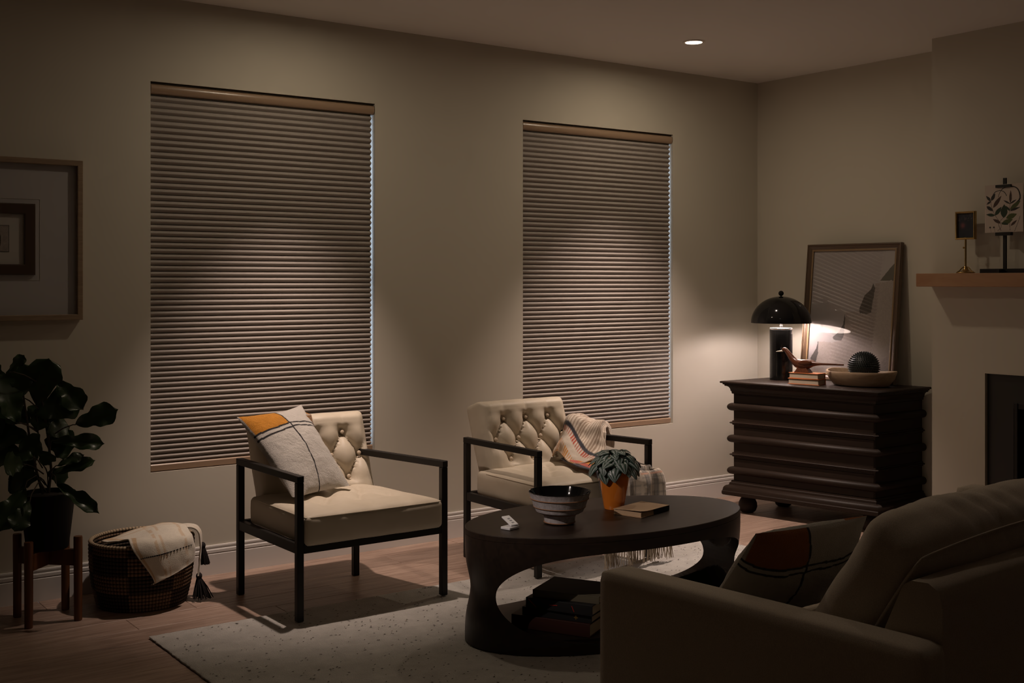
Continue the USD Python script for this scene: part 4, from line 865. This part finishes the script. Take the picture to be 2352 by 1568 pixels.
# ------------------------------------------------------------------ sofa (local x = to the right along its back, local y = towards the windows)
SRZ = math.radians(-5.9) + 0; SO = np.array([-3.805, -3.925, 0])               # rear outer corner of its left arm
SRZ = math.radians(5.9)
sf = Thing('sofa', 'dark taupe linen sofa seen from behind its left arm', 'sofa', SO, SRZ)
SW_, AH_, SDp = 2.05, .632, .945
def cush(size, r, at, n=(24, 10, 24), puff=0.0, tilt_=0.0, seed=0, wr=.0):
    m = softbox(size, r, n); V = m.vertices.copy(); S = np.array(size) / 2; e = 1 - (np.abs(V) / S) ** 2.6
    for ax in range(3):
        o = [i for i in range(3) if i != ax]; V[:, ax] += np.sign(V[:, ax]) * (np.abs(m.vertices[:, ax]) / S[ax]) ** 2 * puff * np.clip(e[:, o[0]], 0, 1) * np.clip(e[:, o[1]], 0, 1)
    if wr: V += np.stack([noise2(V, 6, seed), noise2(V, 6, seed + 1), noise2(V, 5, seed + 2)], -1) * wr
    c, s = math.cos(tilt_), math.sin(tilt_); V = np.stack([V[:, 0], V[:, 1] * c - V[:, 2] * s, V[:, 1] * s + V[:, 2] * c], -1)
    return trimesh.Trimesh(V + np.array(at), m.faces, process=False)
for ax in (.055, SW_ - .055): sf.add('arm', cush((.110, SDp, AH_ - .09), .022, (ax, SDp / 2, .09 + (AH_ - .09) / 2), (6, 30, 18), .004), 'sofa_linen', smooth=60)
sf.add('base', cbox((.112, .05, .10), (SW_ - .112, SDp - .03, .30), .01), 'sofa_linen')
bkp = [(.012, .10), (.012, .70), (.020, .735), (.045, .750), (.085, .748), (.105, .735), (.150, .63), (.20, .40), (.20, .10)]
sf.add('back_frame', loft([[(xx, py * 1.0, pz) for py, pz in bkp] for xx in (.106, .112, SW_ - .112, SW_ - .106)]), 'sofa_linen', smooth=50)
for k in range(2):
    x0 = .116 + k * .911
    sf.add('seat_cushion', cush((.907, .70, .165), .045, (x0 + .4535, .20 + .37, .375), (24, 20, 8), .022, 0, 70 + k, .012), 'sofa_linen', smooth=60)
    m = softbox((.885, .150, .445), .055, (44, 14, 30)); V = m.vertices.copy(); S = np.array([.885, .150, .445]) / 2
    e0, e2 = 1 - np.abs(V[:, 0] / S[0]) ** 3, 1 - np.abs(V[:, 2] / S[2]) ** 3
    V[:, 1] += np.sign(V[:, 1]) * .042 * np.clip(e0, 0, 1) * np.clip(e2, 0, 1) * np.clip(np.abs(V[:, 1]) / S[1], 0, 1)
    V[:, 2] += np.where(V[:, 2] > 0, .022 * np.clip(e0, 0, 1) * (V[:, 2] / S[2]) ** 2, 0)
    topw = np.clip(V[:, 2] / S[2], 0, 1) ** 2
    V[:, 2] -= topw * .010 * np.clip(np.sin(V[:, 0] * 62 + V[:, 1] * 25 + 3 * noise2(V, 6, 77 + k)), 0, 1) ** 2 * np.exp(-((V[:, 0] + .05) / .20) ** 2)
    V += np.stack([noise2(V, 6, 80 + k), noise2(V, 6, 82 + k), noise2(V, 5, 84 + k)], -1) * .022
    a = math.radians(-31 + 62) ; c, s = math.cos(math.radians(31)), math.sin(math.radians(31))
    def xf(Q, x0=x0): Q = np.asarray(Q, float); return np.stack([Q[..., 0] + x0 + .4535 + .002, Q[..., 1] * c - Q[..., 2] * s + .250, Q[..., 1] * s + Q[..., 2] * c + .652], -1)
    bc = sf.add('back_cushion', trimesh.Trimesh(xf(V), m.faces, process=False), 'sofa_linen', smooth=60)
    pr = [xf((x_, -S[1] + .004, z_)) for x_, z_ in [(-S[0] + .010, -.15), (-S[0] + .010, S[2] - .05), (-S[0] + .03, S[2] - .022), (-S[0] + .07, S[2] - .012), (0, S[2] + .006), (S[0] - .07, S[2] - .012), (S[0] - .03, S[2] - .022), (S[0] - .010, S[2] - .05), (S[0] - .010, -.15)]]
    sf.add('piping', tube(spline([[x, x] for x in pr], 60, 2)[:, 0], .0035, 6), 'sofa_linen', bc, smooth=60)
for fx in (.06, SW_ - .06):
    for fy in (.06, SDp - .06): sf.add('foot', lathe([(.001, 0), (.018, 0), (.024, .092), (.001, .092)], 20, (fx, fy, RT + .0035 if fy > .4 else .0)), 'sofa_leg', smooth=40)
cushion('cushion', 'cream knitted cushion with a rust corner and black lines lying on the dark sofa', (-3.742, -3.405, .782), (-3.325, -3.420, .780), (-3.175, -3.205, .487), (-3.700, -3.145, .487), .058, RUST)
cushion('cushion', 'cushion with an ochre corner mostly hidden behind the rust-cornered one on the sofa', (-3.350, -3.510, .802), (-2.92, -3.470, .80), (-2.88, -3.295, .487), (-3.300, -3.340, .487), .034, OCHRE)

# ------------------------------------------------------------------ mantel things
bf = Thing('brass_photo_stand', 'small brass picture frame on a footed brass stand on the mantel', 'picture', (-.385, -1.805, MZ1))
bf.add('base', lathe([(.001, 0), (.046, 0), (.048, .003), (.046, .006), (.026, .010), (.016, .018), (.011, .026), (.0115, .030), (.008, .036), (.001, .036)], 40), 'brass', smooth=40)
for k in range(3):
    a = k * 2.1 + .5; bf.add('scroll_foot', tube([(.010 * math.cos(a), .010 * math.sin(a), .034), (.022 * math.cos(a), .022 * math.sin(a), .026), (.034 * math.cos(a), .034 * math.sin(a), .012), (.046 * math.cos(a), .046 * math.sin(a), .006)], [.003, .0035, .003, .0035], 8), 'brass', smooth=60)
bf.add('stem', tube([(0, 0, .030), (0, 0, .19)], .0052, 14), 'brass', smooth=60)
kn = trimesh.creation.icosphere(2, .0055); kn.vertices += [-.002, .010, .135]; bf.add('knob', kn, 'brass', smooth=True)
def rotm(m, a): m = to_tm(m); return trimesh.Trimesh(m.vertices @ rotz(a).T, m.faces, process=False)
fa = math.radians(-90)
bf.add('frame', rotm(frame_ring(-.058, .058, .178, .326, .011, [(0, .010), (0, -.006), (.3, -.009), (.7, -.008), (1, -.003), (1, .010)]), fa), 'brass', smooth=25)
n = 60; s_, t_ = np.meshgrid(np.linspace(0, 1, n), np.linspace(0, 1, n), indexing='ij'); P3 = np.stack([s_, t_, 0 * s_], -1)
c = np.tile(np.array([.018, .020, .030]), (n, n, 1)) * (1 + .8 * noise2(P3, 5, 91))[..., None]
c += np.array([.16, .03, .025]) * np.exp(-(((s_ - .32) / .12) ** 2 + ((t_ - .5) / .10) ** 2))[..., None] + np.array([.09, .04, .045]) * np.clip(noise2(P3, 7, 92) * 3, 0, 1)[..., None] * (t_ > .68)[..., None] + np.array([.06, .05, .03]) * (np.exp(-((t_ - .78) / .04) ** 2) * (s_ > .55) * np.clip(noise2(P3, 18, 93) * 5, 0, 1))[..., None]
m, cc = sheet(np.stack([-.048 + .096 * s_, .002 + 0 * s_, .188 + .128 * t_], -1), .001, np.clip(c, 0, 1)); bf.add('photo', rotm(m, fa), 'tinted_print', col=cc, label='small dark picture with a reddish patch')
es = Thing('display_easel', 'black metal display easel with a long foot bar on the mantel', 'easel', (-.385, -2.024, MZ1))
EX = 0.0
es.add('foot_bar', cbox((-.012, -.262, 0.0), (.012, .130, .022), .001), 'black_metal')
es.add('foot_bar', cbox((-.055, -.008, .0005), (.045, .008, .020), .001), 'black_metal')
es.add('post', cbox((.004, -.0095, .020), (.012, .0095, .487), .001), 'black_metal')
es.add('ledge', cbox((-.012, -.043, .192), (.012, .043, .208), .001), 'black_metal'); es.add('clip', cbox((-.010, -.043, .438), (.012, .043, .452), .001), 'black_metal')
bcard = Thing('botanical_card', 'pale card printed with dark leafy stems held on the black easel', 'picture', (-.385, -2.024, MZ1 + .2085))
n, k = 170, 200; s_, t_ = np.meshgrid(np.linspace(0, 1, n), np.linspace(0, 1, k), indexing='ij'); P3 = np.stack([s_, t_, 0 * s_], -1)
col = np.tile(np.array([.50, .42, .36]), (n, k, 1)) * (1 + .12 * noise2(P3, 3, 95))[..., None]
def ink(mask, c): col[mask] = c
def stemline(pts, w, c):
    pts = np.array(pts); q = spline([[np.append(p_, 0), np.append(p_, 0)] for p_ in pts], 60, 2)[:, 0, :2]
    for i, (a, b) in enumerate(zip(q[:-1], q[1:])):
        ab = b - a; tt_ = np.clip(((s_ - a[0]) * ab[0] + (t_ - a[1]) * ab[1] * 1.4) / (ab[0] ** 2 + 1.4 * ab[1] ** 2 + 1e-9), 0, 1); wi = w if np.ndim(w) == 0 else w[0] + (w[1] - w[0]) * i / 58
        ink(((s_ - a[0] - tt_ * ab[0]) ** 2 + ((t_ - a[1] - tt_ * ab[1]) * 1.25) ** 2) < wi ** 2, c)
def leafp(x, y, ang, L, W, c):
    a = math.radians(ang); dx, dy = s_ - x, (t_ - y) * 1.27; p_ = (dx * math.cos(a) + dy * math.sin(a)) / L; r_ = (-dx * math.sin(a) + dy * math.cos(a)) / L
    ink((p_ > 0) & (p_ < 1) & (np.abs(r_) < W * np.sin(PI * np.clip(p_, 0, 1) ** .85) * .5 + .001), c)
IK, GR, OL, BRN = np.array([.022, .020, .018]), np.array([.022, .040, .020]), np.array([.07, .085, .022]), np.array([.060, .030, .022])
stemline([(.34, .04), (.42, .18), (.28, .35), (.18, .55), (.17, .66)], .005, BRN); stemline([(.43, .04), (.38, .20), (.48, .30), (.56, .45)], .006, BRN); stemline([(.66, .04), (.65, .30), (.66, .60)], .005, BRN); stemline([(.78, .02), (.86, .18), (.92, .32)], .005, IK)
stemline([(.20, .72), (.25, .83), (.35, .87), (.47, .86), (.57, .76)], .009, IK); stemline([(.36, .74), (.46, .90), (.64, .945), (.84, .90), (.92, .74), (.88, .64), (.72, .50)], (.006, .024), IK)
for a in ((.16, .66, 130, .20, .34, IK), (.17, .67, 62, .22, .40, IK), (.22, .52, 55, .38, .26, BRN), (.05, .56, -40, .22, .40, IK), (.16, .66, 215, .14, .40, IK), (.27, .36, 172, .24, .34, GR), (.27, .36, 52, .28, .38, GR), (.42, .19, 150, .24, .34, BRN), (.50, .30, 88, .36, .50, GR), (.54, .45, 60, .10, .5, GR),
          (.44, .17, 22, .32, .40, OL), (.56, .29, 20, .30, .46, OL), (.66, .46, 40, .36, .30, OL), (.66, .44, 18, .28, .22, IK), (.66, .44, 130, .18, .30, GR), (.67, .60, 88, .34, .20, BRN), (.66, .585, 32, .20, .22, IK), (.66, .585, 148, .20, .22, IK), (.68, .13, 42, .22, .28, BRN), (.62, .16, 165, .20, .3, GR)): leafp(*a)
for x in (.14, .24):
    ink((s_ - x) ** 2 + ((t_ - .11) * 1.27) ** 2 < .024 ** 2, IK); stemline([(x + .01, .10), (x + .02, .05), (x + .03, .01)], .003, BRN)
m, cc = sheet(np.stack([-.106 + .212 * s_, 0 * s_, .246 * t_], -1), .0016, col); mm_ = rotm(m, fa); mm_.vertices += [-.0015, 0, 0]
bcard.add('card', mm_, 'tinted_print', col=cc)

# ------------------------------------------------------------------ framed picture on the window wall
PX0, PX1, PZ0, PZ1 = -5.135, -4.430, 1.237, 1.948
wp = Thing('framed_picture', 'pale oak framed picture with small dark inner frame, hanging left of the window', 'picture', ((PX0 + PX1) / 2, 0, PZ0))
wp.add('frame', frame_ring(PX0, PX1, PZ0, PZ1, .0245, [(0, -.001), (0, -.040), (.10, -.042), (.9, -.042), (1, -.040), (1, -.008), (.5, -.001)]), 'picture_oak', world=True, smooth=20)
wp.add('mount_board', box((PX0 + .02, -.016, PZ0 + .02), (PX1 - .02, -.002, PZ1 - .02)), 'mat_board', world=True)
xm, zm, iw, ih = (PX0 + PX1) / 2, (PZ0 + PZ1) / 2, .152, .1555
wp.add('mount_bevel', frame_ring(xm - iw - .024, xm + iw + .024, zm - ih - .024, zm + ih + .024, .003, [(0, -.016), (0, -.0175), (1, -.0175), (1, -.016)]), 'mat_board_cream', world=True, smooth=False)
inf = wp.add('inner_frame', frame_ring(xm - iw, xm + iw, zm - ih, zm + ih, .046, [(0, -.016), (0, -.030), (.1, -.032), (.9, -.032), (1, -.030), (1, -.017)]), 'picture_walnut', world=True, smooth=20, label='dark walnut inner frame')
wp.add('inner_mount', box((xm - iw + .04, -.0185, zm - ih + .04), (xm + iw - .04, -.0165, zm + ih - .04)), 'mat_board_cream', inf, world=True)
n = 70; s_, t_ = np.meshgrid(np.linspace(0, 1, n), np.linspace(0, 1, n), indexing='ij'); P3 = np.stack([s_, t_, 0 * s_], -1)
c = np.tile(np.array([.34, .30, .27]), (n, n, 1)) * (1 + .6 * noise2(P3, 9, 97) + .3 * noise2(P3, 30, 98))[..., None]
e_ = (np.minimum(s_, 1 - s_) < .02) | (np.minimum(t_, 1 - t_) < .02); c[e_] = .06
m_ = (((s_ - .52) / .12) ** 2 + ((t_ - .45) / .30) ** 2 + .5 * noise2(P3, 14, 99)) < 1; c[m_] = np.array([.055, .045, .04])
m, cc = sheet(np.stack([xm - .046 + .092 * s_, -.0195 + 0 * s_, zm - .056 + .116 * t_], -1), .001, np.clip(c, 0, 1)); wp.add('etching', m, 'tinted_print', world=True, col=cc, label='small sepia etching')
wp.add('glass_pane', box((PX0 + .024, -.0365, PZ0 + .024), (PX1 - .024, -.0350, PZ1 - .024)), 'pane', world=True)
